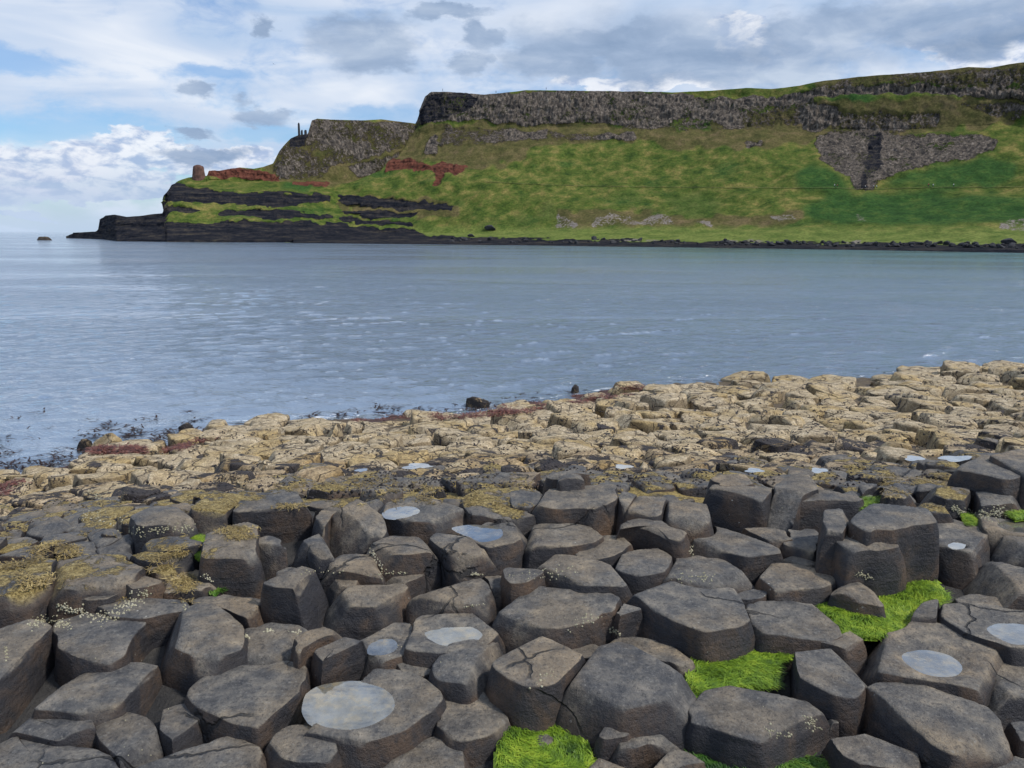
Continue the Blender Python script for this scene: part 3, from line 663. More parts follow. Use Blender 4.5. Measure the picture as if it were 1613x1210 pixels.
# label | raise | dome | flags | outline of the top in photo pixels     (L wrack-covered, Pn holds a pool)
BLACK = '''
broad flat grey slab filling the bottom left corner|0|.03||-40 1150 40 1156 85 1168 140 1178 175 1190 190 1212 180 1245 -40 1245
thin wedge slab just behind the bottom left corner slab|.01|.01||0 1150 25 1136 75 1124 140 1128 150 1148 165 1173 176 1184 140 1178 82 1168 40 1156
blue grey slab right of the wedge slab at bottom left|.0|.01||146 1132 190 1120 232 1120 242 1131 258 1155 278 1170 228 1186 192 1200 185 1195 166 1172 152 1148
small brown sloping stone between two bottom left slabs|.0|.0||236 1120 270 1108 290 1105 320 1112 324 1118 320 1170 278 1171 258 1155 243 1133
rounded slab at the bottom edge left of the column with the largest pool|.02|.03||185 1210 218 1190 258 1177 325 1169 365 1176 405 1191 425 1210 420 1245 180 1245
lens shaped slab crossed by a long diagonal crack|.02|.03||48 1114 100 1080 130 1063 175 1044 220 1041 268 1050 290 1065 296 1080 288 1098 258 1113 200 1122 145 1129 120 1127 62 1124
six sided column with pale top left of the largest pool|.05|.01||291 1088 300 1073 332 1055 355 1045 403 1045 473 1040 479 1046 478 1060 470 1078 466 1093 440 1116 425 1133 403 1135 365 1125 325 1115 305 1105
big smooth brown column with a deep shadowed front at left|.09|.02||207 1006 225 983 260 963 300 955 350 953 383 968 382 990 376 1022 335 1037 315 1038 283 1023 250 1013 215 1016
tilted brown slab left of the big smooth brown column|.05|.01||76 1050 95 1018 94 998 125 980 175 965 235 966 225 983 208 1003 198 1028 168 1048 120 1058 85 1064
long low slab behind the tilted brown slab at left|.03|.0||170 962 195 938 215 929 250 932 290 945 330 950 350 955 300 957 255 965 225 972 175 970
narrow flat stone with a clump of tan weed in its joint|.02|.0||290 935 345 937 370 950 403 953 405 968 383 970 350 955 300 957
big dark brown column cut by the left edge of the picture|.10|.01||-40 1000 0 993 50 991 92 1000 95 1018 76 1050 45 1058 0 1068 -40 1075
stone with patchy yellow wrack at the left edge above the mussel filled hollow|.10|.01|L|-40 905 0 897 40 890 80 885 80 920 60 926 25 935 -40 942
long dark slab with yellow wrack along its back edge|.10|.01|L|80 888 107 880 150 878 215 885 228 898 215 910 175 922 140 924 125 930 80 925
narrow ledge stone under the long dark slab|.06|.0||72 929 112 929 160 924 200 919 203 926 180 936 120 943 75 935
small dark block at the right end of the long ledge|.07|.0||203 920 228 903 255 905 257 915 235 922 208 928
flat low stone beside the little emerald weed patch|-.02|.0||257 912 290 900 325 900 348 912 345 920 320 925 318 935 290 940 257 932
low dark slab with light barnacle rim behind the long slab|.06|.01|L|210 870 235 868 285 862 298 872 280 885 240 885 215 880
sloping strip of stone streaked with yellow wrack|.05|.0|L|205 880 240 887 285 888 300 895 262 902 240 898
big stone with a thick golden wrack cover and dark front|.12|.015|L|315 878 322 860 325 825 350 815 380 817 405 830 405 868 375 883 350 884
small dark stone left of the round domed column|.08|.0||405 840 430 832 448 840 440 862 432 872 405 872
broad flat stone topped with golden wrack above the green gully|.10|.01|L|355 801 378 788 432 774 485 791 489 808 469 815 418 815 380 808
low dark stone left of the broad golden topped stone|.07|.01|L|301 801 352 781 378 788 355 808 321 818
dark barnacle fringed hump among yellow patches at left|.09|.03||218 818 241 804 288 811 285 828 221 828
small hump thickly covered in golden wrack|.06|.03|L|221 855 248 845 295 848 320 855 300 868 234 868
upright dark column with a sliced left face|.17|.01||423 920 436 905 465 902 493 907 510 918 514 928 490 928 453 923
flat six sided stone with ochre centre right of the upright dark column|.05|.0||515 935 530 928 563 920 603 917 643 923 650 943 648 948 615 953 560 962 548 958 515 948
olive brown stone behind the ochre centred stone|.0|.01||498 905 528 900 558 900 588 907 610 920 563 921 520 928
low rounded stone in front of the round domed column|.05|.03||503 898 510 880 533 870 565 865 585 875 600 900 598 908 560 900 528 900
flat topped column with brown front left of the split block|.10|.01||573 863 590 850 623 838 675 836 677 855 674 867 635 873 603 874
split block with chipped top in front of the back right pool|.11|.01||675 847 683 840 718 840 740 848 758 862 753 870 723 880 713 870
column holding a white pool just right of the split block|.08|.0|P1|694 834 727 819 768 814 825 821 825 841 815 855 774 863 754 858 734 845
column holding the small round pool farthest back|.08|.0|P0|602 822 601 805 634 791 700 788 728 795 738 808 700 824 650 824 612 829
round domed column with smooth grey sloping face|.10|.05|T|511 828 520 808 543 795 568 793 593 808 606 825 606 838 588 852 565 862 533 868 515 850
thin upright sliver behind the round domed column|.10|.0||493 830 498 812 520 793 543 795 523 808 511 832
angular column with a reddish brown front below the dome|.10|.02||445 845 470 830 500 830 527 868 510 875 490 868 470 860 450 855
low ochre stone behind the upright dark column|-.02|.0||418 912 438 897 468 895 498 900 493 910 436 915
wide flat column between ochre stone and twin dished column|.05|.01||643 920 673 908 718 905 763 907 770 925 768 940 758 950 715 957 678 957 653 950
column holding an elongated pool in the middle of the pavement|.03|.0|P3|641 1020 653 975 678 963 715 957 758 963 778 988 786 1002 770 1015 740 1022 690 1030 650 1025
smooth rounded column in front of the elongated pool|.05|.02||680 1058 685 1030 703 1016 740 1008 778 1012 806 1022 810 1040 776 1050 773 1078 728 1075 690 1068
tall pale topped column behind the round green weed pool|.13|.01||776 1048 790 1030 806 1018 830 1006 850 1002 880 1006 905 1015 914 1028 913 1048 890 1063 868 1078 836 1080 806 1075 785 1060
low olive brown stone right of the largest pool|-.04|.0||700 1098 703 1083 760 1088 778 1103 800 1125 800 1135 778 1150 745 1163 703 1160 698 1138
largest column with the widest shallow pool in its dished top|.05|.0|P2|440 1133 466 1093 476 1080 518 1065 553 1062 615 1054 665 1063 698 1088 698 1100 676 1118 653 1138 615 1160 563 1183 528 1173 500 1160 465 1145
dark block leaning against the front of the largest pool column|.03|.01||424 1152 463 1143 500 1148 530 1152 562 1182 545 1200 500 1196 455 1198 430 1190
sloping brown stone at bottom edge right of the dark block|-.04|.01||588 1215 615 1190 665 1163 696 1160 700 1190 698 1245 580 1245
raised shard of stone right of the barnacle dotted flat|.10|.0||463 1025 480 1003 520 975 548 985 543 992 508 1004 490 1015 470 1032
stepped stone with a steep brown front behind the largest pool|.08|.0||486 1050 492 1032 512 1017 543 1003 575 1005 578 1013 553 1017 515 1035 495 1048
flat stone with a little dark weedy pool|.0|.0|P4|548 990 598 985 628 978 651 976 648 992 641 1028 615 1035 583 1043 574 1015 553 1005
low flat stone with a row of barnacles at its back|.0|.0||385 990 415 988 465 990 478 1005 465 1022 430 1035 385 1042 380 1015
small rubble stone between two pool columns|-.04|.0||608 1048 628 1035 653 1038 680 1058 675 1068 653 1061 615 1055
narrow sunken stone in front of the flat topped brown column|-.05|.0||600 908 640 905 675 905 650 915 640 922 615 920
tiny stone between the wide flat column and the dark wedge|.0|.0||767 908 790 906 797 925 775 930
low slab with yellow stains behind the white pool column|.07|.01|L|728 795 770 775 822 771 838 790 828 812 800 818 770 812 738 808
upright slab left of the broad back column|.09|.0||806 800 831 800 848 790 850 775 818 770 800 772
broad column with deep shadowed front standing at the back edge|.14|.02||848 793 853 783 876 768 906 763 946 764 976 780 961 795 951 803 913 796 881 798 858 795
small pointed stone behind the broad back column|.17|.04||876 765 881 752 901 741 916 752 921 761 900 766
narrow curved column right of the broad back column|.13|.01||966 800 976 780 990 770 1013 772 998 785 986 807
wide rounded column with two vertical joints at the back|.12|.01||986 806 998 785 1013 772 1046 771 1061 780 1048 786 1041 808 1020 812
leaning column stepping down to the right at the back|.12|.02||1041 808 1046 785 1068 783 1103 800 1125 810 1123 818 1106 823 1076 820 1056 818
arched stone with a hollowed dark front|.10|.03||968 836 981 820 1006 813 1036 818 1066 835 1081 850 1078 858 1051 848 1018 832 988 831
flat brown column with barnacle speckled front half|.06|.01||816 858 833 845 841 835 868 825 906 824 941 832 955 842 935 855 915 860 888 862 866 868 830 870
small flat stone wedged right of the speckled brown column|.04|.0||906 872 923 850 951 841 1003 842 991 860 971 872 946 880
rounded brown column left of the oblong column|.08|.02||946 880 981 872 996 858 1013 855 1041 860 1058 875 1053 890 1031 900 991 903 968 890
oval topped column left of centre row with a chipped right corner|.08|.01||831 885 853 875 893 873 931 878 966 892 986 905 988 915 968 922 931 921 893 921 856 905
black wedge left of the oval topped column|.10|.0||791 895 808 888 851 890 855 902 828 918 794 918
oblong column with rounded ends and barnacles on its left|.06|.02||1056 900 1066 878 1106 875 1156 876 1181 885 1191 898 1191 908 1151 912 1103 922 1081 914 1060 908
twin dished column with a chalk white streak|.08|-.01||773 950 778 932 790 922 843 918 890 925 930 925 945 935 965 935 971 945 970 962 945 965 935 975 905 985 880 988 850 985 800 972 778 965
big flat oblong column in the centre with a high dark front|.10|.0||993 938 1013 923 1048 915 1071 925 1106 927 1143 933 1168 940 1178 968 1156 985 1106 990 1068 978 1018 965 1006 950
small dark fragment split from the left of the big oblong column|.09|.0||974 965 981 953 1001 950 1014 966 1000 974 980 973
low brown stone left of the upper green weed pool|-.02|.0||958 1022 961 1001 991 998 1026 1005 1076 1020 1091 1028 1083 1045 1050 1040 1000 1030
low ochre triangle between two tall columns|-.02|.0||888 1008 916 1009 953 1025 921 1038 910 1028
big cracked blue grey column beside the round green pool|.12|.02||902 1088 908 1068 921 1040 956 1030 1011 1026 1058 1035 1086 1050 1094 1070 1090 1100 1071 1111 1031 1113 976 1120 956 1113 918 1103
wide brown slab between two green weed pools|.03|.02||1088 1120 1106 1090 1151 1078 1210 1080 1240 1092 1285 1120 1308 1143 1298 1160 1255 1178 1235 1180 1200 1172 1160 1165 1120 1150 1095 1138
small angular block below the big cracked column|.0|.0||936 1168 946 1157 1000 1155 1070 1160 1073 1170 1020 1172 993 1185 956 1172
little cap of rock on the angular block's back|.03|.01||938 1160 950 1145 975 1141 998 1150 985 1160 950 1165
rounded brown stone at the bottom edge right of the round green pool|.0|.02||990 1200 1000 1185 1030 1170 1070 1172 1100 1185 1121 1210 1110 1245 995 1245
dark stone top just showing at the bottom edge below the round pool|-.02|.01||905 1215 925 1202 960 1203 1000 1215 990 1245 900 1245
squared column standing alone at the back with a dark front|.13|.01||1103 776 1118 767 1156 762 1196 766 1208 775 1198 788 1161 788 1126 780
low shadowed stone directly behind the squared back column|.12|.01||1131 764 1150 753 1180 750 1191 760 1170 764
dark boulder like column behind the large tilted slab|.13|.02||1215 795 1230 775 1252 763 1255 750 1310 749 1315 760 1270 780 1235 800
large tilted slab left of the tallest block|.11|.02||1232 803 1270 780 1310 762 1330 759 1365 778 1362 783 1335 795 1328 810 1270 806
tallest block with a smooth vertical face above the green pool|.34|.02|B|1340 820 1350 808 1385 793 1430 788 1460 800 1476 822 1435 824 1410 835 1385 832 1370 838
narrow upright slab on the left shoulder of the tallest block|.31|.0||1294 830 1300 810 1320 808 1342 816 1322 848 1296 845
rounded lower step on the front of the tallest block|.26|.02||1318 850 1335 834 1370 838 1410 836 1416 858 1360 866 1340 870
wide column with a chalk spot left of the tallest block|.06|.01||1096 850 1126 843 1130 828 1158 823 1180 835 1210 850 1230 862 1226 880 1200 885 1156 872 1106 862
low brown stone with a white vein behind the chalk spotted column|.03|.01||1168 823 1210 825 1232 838 1252 850 1230 858 1205 848 1180 835
blue grey wedge at the foot of the tallest block's left side|.02|.0||1230 858 1252 845 1268 832 1290 833 1285 862 1282 872 1255 866
small sunken blue stone below the blue grey wedge|-.02|.02||1232 872 1255 867 1280 882 1300 895 1260 897 1230 890
six sided stone with a white fleck at its centre left|.04|.0||1196 905 1205 893 1240 890 1298 893 1323 912 1303 930 1262 934 1218 930 1200 920
long flat slab above the upper green weed pool|.03|.01||1180 965 1190 945 1215 944 1240 945 1285 955 1320 975 1332 995 1310 1003 1285 1005 1240 998 1205 995 1185 985
small pale stone behind the long flat slab|.0|.0||1165 935 1185 922 1203 922 1212 935 1205 944 1180 945
pointed brown stone standing in the large green pool|.05|.06||1305 936 1327 918 1352 911 1370 925 1395 955 1360 948 1312 945
dark angular column with a yellow stain left of the oval pool|.06|.0||1215 1045 1235 1033 1262 1018 1292 1014 1350 1025 1358 1058 1362 1078 1345 1098 1310 1093 1260 1070 1225 1053
dark sunken wedge under the yellow stained column|-.06|.0||1290 1115 1310 1108 1335 1105 1335 1120 1310 1140
small flat stone touching the oval pool column on its left|.03|.0||1292 1010 1322 1000 1345 992 1365 996 1362 1016 1352 1025 1325 1020
column with the large oval pool at lower right|.05|.0|P5|1360 1028 1365 1005 1390 997 1422 995 1435 980 1480 980 1522 1000 1580 1028 1567 1048 1555 1068 1542 1086 1522 1083 1460 1073 1418 1068 1385 1060 1365 1048
column with a pool cut by the right edge of the picture|.07|.0|P6|1487 945 1508 939 1560 950 1620 962 1665 980 1665 1020 1613 1020 1560 1013 1530 1000 1500 980 1480 965
dark cube like fragment at the near right corner of the green pool|.05|.0||1437 975 1440 963 1452 949 1480 944 1477 960 1475 977
ochre brown stone at the right edge below the cut off pool|.03|.0||1548 1088 1568 1050 1573 1032 1613 1022 1665 1030 1665 1130 1613 1125 1580 1108
biggest smooth slab with a long curved dark front at lower right|.10|.02||1335 1115 1345 1095 1365 1078 1397 1072 1435 1073 1480 1083 1535 1098 1572 1120 1588 1145 1588 1165 1548 1173 1502 1186 1472 1170 1448 1155 1410 1140 1360 1135 1338 1133
wedge shaped stone in front of the biggest smooth slab|.04|.0||1303 1160 1320 1143 1340 1143 1385 1160 1430 1186 1450 1210 1440 1228 1400 1218 1360 1205 1335 1184
small dark stone at the right edge beside the biggest smooth slab|.05|.01||1592 1160 1600 1140 1640 1135 1665 1180 1620 1172 1600 1168
stone top at the bottom right corner|.0|.01||1528 1212 1545 1198 1600 1193 1660 1198 1660 1245 1520 1245
domed oblong column at the right edge above the cut off pool|.08|.03||1487 920 1490 900 1510 886 1548 882 1600 888 1660 900 1660 935 1600 938 1560 935 1505 928
thin ledge in front of the domed oblong column|.0|.0||1500 935 1540 938 1575 943 1600 957 1590 964 1550 958 1510 952
wide flat stone with a tiny puddle right of the tallest block|.07|.0|P7|1474 818 1510 815 1545 820 1562 840 1568 852 1565 878 1520 884 1480 876
flat stone with a bright pool near the right edge|.07|.0|P8|1530 818 1575 812 1660 815 1660 847 1585 846 1560 840
dark column at the right edge in front of the bright pool|.09|.01||1567 852 1585 840 1613 840 1660 845 1660 872 1613 864 1580 862
big angular block high at the right edge with an ochre front|.22|.01||1512 738 1532 728 1555 720 1590 732 1612 750 1580 755 1535 742
black jagged block behind the angular block at the right edge|.26|.01||1557 718 1580 708 1660 710 1660 745 1605 745 1585 732
rounded brown topped stone below the angular block at right|.11|.03||1522 785 1542 775 1570 771 1600 780 1612 788 1580 793 1545 795
stone with yellow flecks left of the rounded brown topped stone|.11|.01|L|1465 765 1505 760 1528 775 1520 785 1498 790 1472 780
low slab tucked behind the tallest block's right corner|.08|.01|L|1440 800 1460 787 1490 798 1500 808 1470 812
small flat dark stone directly behind the tallest block|.10|.01|L|1383 783 1395 768 1430 765 1450 783 1410 787
'''
POOLS = {
 0: 'small round grey pool farthest back among the dark columns|602 808 620 798 650 796 665 803 650 813 624 818 607 816',
 1: 'bright white pool in the column right of the split block|711 831 741 826 788 829 796 838 791 848 758 855 741 846 721 838',
 2: 'widest shallow pool over ochre rock in the largest column|478 1120 484 1093 505 1080 550 1073 600 1077 626 1095 628 1118 605 1137 565 1151 520 1150 490 1140',
 3: 'elongated pale pool in the middle of the pavement|663 995 690 989 750 987 765 998 758 1008 728 1012 698 1018 678 1010',
 4: 'tiny dark weedy pool near the split shard stones|579 1018 593 1008 618 1005 627 1015 623 1024 603 1032 580 1030',
 5: 'large oval grey pool at the lower right|1415 1030 1435 1023 1472 1023 1498 1030 1520 1048 1518 1060 1490 1068 1455 1063 1430 1050',
 6: 'pale pool cut by the right edge of the picture|1550 990 1560 983 1585 980 1625 984 1640 1000 1625 1014 1595 1016 1570 1005',
 7: 'tiny puddle on the flat stone right of the tallest block|1492 858 1505 853 1522 856 1518 864 1500 865',
 8: 'bright pool near the right edge above the domed column|1567 826 1580 819 1620 820 1650 826 1640 838 1590 838',
}
def parse(s):
    v = [float(q) for q in s.split()]; return np.array(v).reshape(-1, 2)
ALGAE = [(l, dz, mt, ns, parse(p)) for l, dz, mt, ns, p in (
 ('large bright green weed pool at the foot of the tallest block', -0.035, 1, 1.0, '1296 925 1350 918 1475 912 1495 945 1455 962 1440 985 1422 1002 1335 1008 1310 985 1296 960'),
 ('green weed pool between the big oblong column and the wide brown slab', -0.045, 1, 1.0, '1080 1045 1150 1015 1190 1000 1255 1010 1265 1022 1225 1045 1218 1078 1100 1098 1080 1075'),
 ('round bright green weed mound at the bottom centre', -0.05, 1, 1.2, '780 1190 790 1158 812 1142 850 1134 895 1140 925 1160 935 1190 930 1215 905 1240 780 1240'),
 ('deeper green weed pool at the bottom edge right of centre', -0.07, 0, 1.0, '1075 1165 1130 1145 1200 1175 1300 1195 1295 1245 1110 1245'),
 ('small folded bright green weed patch left of the golden topped stone', -.01, 1, 1.0, '298 850 310 845 328 860 330 872 312 880 298 868'),
 ('small emerald weed patch beside the flat low stone at left', -.06, 0, 1.2, '312 922 345 912 395 905 405 915 350 932 338 945 315 935'),
 ('green gully weed below the golden topped stone', -.13, 0, 1.0, '410 822 470 812 500 800 505 815 490 832 415 836'),
 ('pale green weed behind the large tilted slab', -.0, 1, 1.0, '1355 800 1365 785 1392 780 1388 792 1362 806'),
 ('tiny green tuft left of the flat stone with a bright pool', .0, 1, 1.0, '1512 812 1530 810 1532 826 1518 828'),
 ('green tuft beside the bright pool at the right edge', .02, 1, 1.0, '1588 812 1620 808 1625 818 1600 820'))]
def stone_w(pp, dz):
    c0 = pp.mean(0); p3 = plane_pt(c0[0], c0[1]); zt = float(p3[2])+dz*.50-.01
    W = at_z(pp[:, 0], pp[:, 1], np.full(len(pp), zt))[:, :2]; return W.mean(0)+(W-W.mean(0))*1.03, zt
ALLW = [stone_w(parse(l.split('|')[4]), float(l.split('|')[1]))[0] for l in BLACK.strip().split('\n') if l.strip()]
ALLW = [(w_ if area(w_) > 0 else w_[::-1]) for w_ in ALLW]
CUR = [resample(chaikin(w_, 1, .12), 56) for w_ in ALLW]
for rnd_ in range(9):
    for i_, w_ in enumerate(CUR):
        c_ = w_.mean(0); tg = np.roll(w_, -1, 0)-np.roll(w_, 1, 0); nr_ = np.column_stack([tg[:, 1], -tg[:, 0]]); nr_ /= np.linalg.norm(nr_, axis=1, keepdims=True)+1e-9
        stp = .0085*np.where(nr_[:, 1] < -.35, .22, 1.0); q_ = w_+nr_*stp[:, None]
        oth = np.concatenate([o_ for j_, o_ in enumerate(CUR) if j_ != i_ and np.hypot(*(o_.mean(0)-c_)) < 1.1] or [np.zeros((1, 2))+99])
        dm = np.sqrt(((q_[:, None, :]-oth[None])**2).sum(-1)).min(1); ok_ = dm > .013
        for j_, o_ in enumerate(CUR):
            if j_ != i_ and np.hypot(*(o_.mean(0)-c_)) < 1.1: ok_ &= ~inpoly(q_[:, 0], q_[:, 1], o_)
        qx, qy = project(np.column_stack([q_, np.full(len(q_), float(plane_z(c_[1])))]))
        for a_ in ALGAE: ok_ &= ~inpoly(qx, qy, a_[4])
        CUR[i_] = np.where(ok_[:, None], q_, w_)
BLK_XY = []
for i, ln in enumerate([l for l in BLACK.strip().split('\n') if l.strip()]):
    lab, dz, dome, fl, pts = ln.split('|'); dz = float(dz); dome = float(dome); pp = parse(pts)
    c0 = pp.mean(0); p3 = plane_pt(c0[0], c0[1]); zt = float(p3[2])+dz*.50-.01
    W = CUR[i]
    # sizes: keep the stone where it is but let its hidden far side run on a little
    A = abs(area(W)); zb = min(PL0-.55, zt-.5); R = math.sqrt(A/math.pi)
    near = R/p3[1]
    n = int(np.clip(near*900, 48, 110)); rg = np.random.default_rng(i)
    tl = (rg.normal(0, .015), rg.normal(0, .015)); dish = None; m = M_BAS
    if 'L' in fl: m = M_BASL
    if 'T' in fl: tl = (0, .22)
    if 'P' in fl:
        k = int(fl[fl.index('P')+1]); pl, ptx = POOLS[k].split('|'); dp = parse(ptx)
        D = at_z(dp[:, 0], dp[:, 1], np.full(len(dp), zt-.006))[:, :2]; dish = (D, .03 if k != 4 else .06); tl = (0, 0)
        dc = D.mean(0); Dw = resample(chaikin(D, 2), 40); Dw = dc+(Dw-dc)*1.06-dc
        # a thin lens of water: top surface only needs to be level
        bm = bmesh.new(); vs = [bm.verts.new((x, y, 0)) for x, y in Dw]; bm.faces.new(vs if area(Dw) > 0 else vs[::-1]); me = bpy.data.meshes.new('rain_pool'); bm.to_mesh(me); bm.free()
        link('rain_pool', me, M_PUD, (dc[0], dc[1], zt-.0085), label=pl, cat='pool', group='pools in the column tops')
    V, Fc, c = stone_mesh('basalt_stone', W, zt, zb, 100+i, dome*.5 if not dish else 0, tl, n=n, bev=min(.009, R*.05), chips=int(rg.integers(5, 11)), dish=dish,
                          nt=20 if dish else 12, ns=12, skirt=.028, flare=.08, rough=.62+.2*R, chipd=.030 if not dish else .02)
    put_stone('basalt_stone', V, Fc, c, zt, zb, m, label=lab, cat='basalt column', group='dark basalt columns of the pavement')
    BLK_XY.append(resample(W, 24))
BLKPTS = np.concatenate(BLK_XY)

rv = []; rf = []; ro = 0; rg = np.random.default_rng(8)
for Yf in np.arange(1.3, 4.6, .13):
    for Xf in np.arange(-.78*Yf, .78*Yf, .13):
        x = Xf+rg.normal(0, .03); y = Yf+rg.normal(0, .03); px, py = project(np.array([x, y, float(plane_z(y))]))
        if py < inner_px(px)-4 or any(inpoly(np.array([x]), np.array([y]), q)[0] for q in BLK_XY): continue
        if np.min(np.hypot(BLKPTS[:, 0]-x, BLKPTS[:, 1]-y)) < .035 or any(inpoly(np.array([px]), np.array([py]), q[4])[0] for q in ALGAE): continue
        an = np.sort(rg.uniform(0, 2*math.pi, 6)); rr_ = rg.uniform(.08, .15); W = np.column_stack([x+rr_*np.cos(an), y+rr_*np.sin(an)])
        if abs(area(W)) < .006: continue
        zt = float(plane_z(y))-rg.uniform(.045, .10); V, Fc, c = stone_mesh('r', W, zt, zt-.3, int(rg.integers(1e6)), .01, (rg.normal(0, .12), rg.normal(0, .12)), n=24, bev=.012, nt=4, ns=3, chipd=.04)
        rv.append(V+[c[0], c[1], zt]); rf += [tuple(v+ro for v in f) for f in Fc]; ro += len(V)
if rv:
    me = bpy.data.meshes.new('rubble'); me.from_pydata(np.concatenate(rv).tolist(), [], rf); me.update(); me.polygons.foreach_set('use_smooth', np.ones(len(me.polygons), bool))
    link('rubble', me, M_BAS, kind='stuff', label='dark rubble wedged in the joints between columns', cat='rubble')
ov = []; of = []; oo = 0; rg = np.random.default_rng(18)
for a_, Yf in enumerate(np.arange(-.6, 4.6, .33)):
    for Xf in np.arange(-4.6, 4.6, .38):
        x = Xf+(a_ % 2)*.19+rg.normal(0, .03); y = Yf+rg.normal(0, .03); zt = float(plane_z(max(y, 1.0)))-rg.uniform(-.02, .06)
        if y > .9:
            px, py = project(np.array([x, y, zt])); mr = .23/y*F
            if (-40-mr < px < 1655+mr and py < 1240+mr) or py < inner_px(px): continue
        elif np.hypot(x, y) < .0: continue
        an = np.arange(6)*math.pi/3+rg.normal(0, .14, 6)+.5; W = np.column_stack([x+.205*np.cos(an), y+.19*np.sin(an)])
        V, Fc, c = stone_mesh('r', W, zt, zt-.4, int(rg.integers(1e6)), .008, (rg.normal(0, .03), rg.normal(0, .03)), n=36, bev=.01, nt=5, ns=5, chipd=.03)
        ov.append(V+[c[0], c[1], zt]); of += [tuple(v+oo for v in f) for f in Fc]; oo += len(V)
me = bpy.data.meshes.new('outlying stones'); me.from_pydata(np.concatenate(ov).tolist(), [], of); me.update(); me.polygons.foreach_set('use_smooth', np.ones(len(me.polygons), bool))
link('outlying_stones', me, M_BAS, kind='stuff', label='dark columns continuing round the viewer', cat='rocks')
# ---- pale barnacled rocks between the columns and the sea
POOL2 = [('olive green pool between tan rocks left of centre', 660, 735, 24, 5), ('small pale pool among tan rocks behind the dark columns', 982, 735, 14, 3.2), ('pale green pool among tan rocks at upper right', 1440, 722, 15, 4),
         ('long white pool in front of the right hand jagged block', 1505, 722, 26, 4.5), ('pale pool on a tan rock right of centre', 1188, 741, 14, 3.5), ('little blue pool in a hollow left of centre', 570, 741, 10, 3), ('blue grey pool above the large tilted slab', 1290, 741, 13, 4)]
sites = []
rg = np.random.default_rng(3)
Yr = 2.7
while Yr < 34:
    s = .056*Yr+.045; X = -Yr*.80+rg.uniform(0, s)
    while X < Yr*.80:
        x = X+rg.normal(0, s*.20); y = Yr+rg.normal(0, s*.22); sites.append((x, y, s)); X += s*rg.choice([.75, 1.0, 1.0, 1.3])
    Yr += s*.86
S = np.array(sites); gz = ground_z(S[:, 0], S[:, 1]); sx, sy = project(np.column_stack([S[:, 0], S[:, 1], gz]))
wob = fbm(np.column_stack([S[:, 0], S[:, 1], 0*gz]), .35, 3, 41)*16
ok = (sx > -260) & (sx < 1880) & (sy > shore_px(sx)+2+wob*.5) & (sy < inner_px(sx)+26) & (gz > -.08)
d2b = np.array([np.min(np.hypot(BLKPTS[:, 0]-x, BLKPTS[:, 1]-y)) for x, y, _ in S])
inb = np.zeros(len(S), bool)
for q in BLK_XY: inb |= inpoly(S[:, 0], S[:, 1], q)
ok &= (~inb) & (d2b > S[:, 2]*.34)
cells = []
for i in np.nonzero(ok)[0]:
    x, y, s = S[i]; p = [(-s*1.3, -s*1.3), (s*1.3, -s*1.3), (s*1.3, s*1.3), (-s*1.3, s*1.3)]
    nb = np.nonzero((np.abs(S[:, 0]-x) < s*2.6) & (np.abs(S[:, 1]-y) < s*2.6))[0]
    for j in nb:
        if j == i: continue
        nx, ny = S[j, 0]-x, S[j, 1]-y; L = math.hypot(nx, ny); nx /= L; ny /= L; h = L/2-s*.022; q = []
        for a in range(len(p)):
            A_, B_ = p[a], p[(a+1) % len(p)]; da = A_[0]*nx+A_[1]*ny-h; db = B_[0]*nx+B_[1]*ny-h
            if da <= 0: q.append(A_)
            if (da < 0 < db) or (db < 0 < da): t = da/(da-db); q.append((A_[0]+(B_[0]-A_[0])*t, A_[1]+(B_[1]-A_[1])*t))
        p = q
        if len(p) < 3: break
    if len(p) >= 3: cells.append((i, np.array(p)+[x, y]))
rocks = []
for i, p in cells:
    x, y, s = S[i]; rr = np.random.default_rng(1000+i); g0 = float(gz[i]); px, py = float(sx[i]), float(sy[i])
    pools = [abs(px-q[1]) < q[3]*1.1 and abs(py-q[2]) < 9 for q in POOL2]
    if any(pools): continue
    fin = (py-inner_px(px)); fsh = (py-shore_px(px)); fwid = inner_px(px)-shore_px(px)
    kind = 'tan'
    if fin > -10: kind = 'lich'
    elif fin > -38 and rr.random() < (.75 if px < 700 else .5): kind = 'lich' if rr.random() < .55 else 'mus'
    elif fin > -75 and rr.random() < .40: kind = 'mus'
    elif fsh < 14 and (100 < px < 300 or 690 < px < 1020) and rr.random() < .7: kind = 'red'
    elif fsh < 12 and px < 620 and rr.random() < .5: kind = 'wet'
    elif px > 1250 and rr.random() < .22: kind = 'mus'
    elif rr.random() < .045: kind = 'wet'
    big = rr.random()
    hgt = s*(.04+.24*big**2.2); 
    if kind in ('lich',): hgt *= .55
    if kind in ('red',): hgt *= .5
    vis = -25 < px < 1640
    size = s/y*F
    rocks.append(dict(i=i, p=p, s=s, y=y, g=g0, px=px, py=py, kind=kind, h=hgt, vis=vis, R=rr, size=size, fsh=fsh, fin=fin))
# 300 of the nearest in view are single things, the farthest ones one mass
order = sorted([r for r in rocks if r['vis']], key=lambda r: r['y'])
NI = 300
for k, r in enumerate(order): r['solo'] = k < NI
rest_V = []; rest_F = []; off = 0
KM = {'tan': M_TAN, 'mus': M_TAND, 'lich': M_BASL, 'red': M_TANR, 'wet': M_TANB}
KN = {'tan': 'tan barnacled rock', 'mus': 'mussel-patched tan rock', 'lich': 'dark rock with yellow wrack', 'red': 'rock under red seaweed', 'wet': 'dark wet rock'}
solo = [r for r in order if r['solo']]
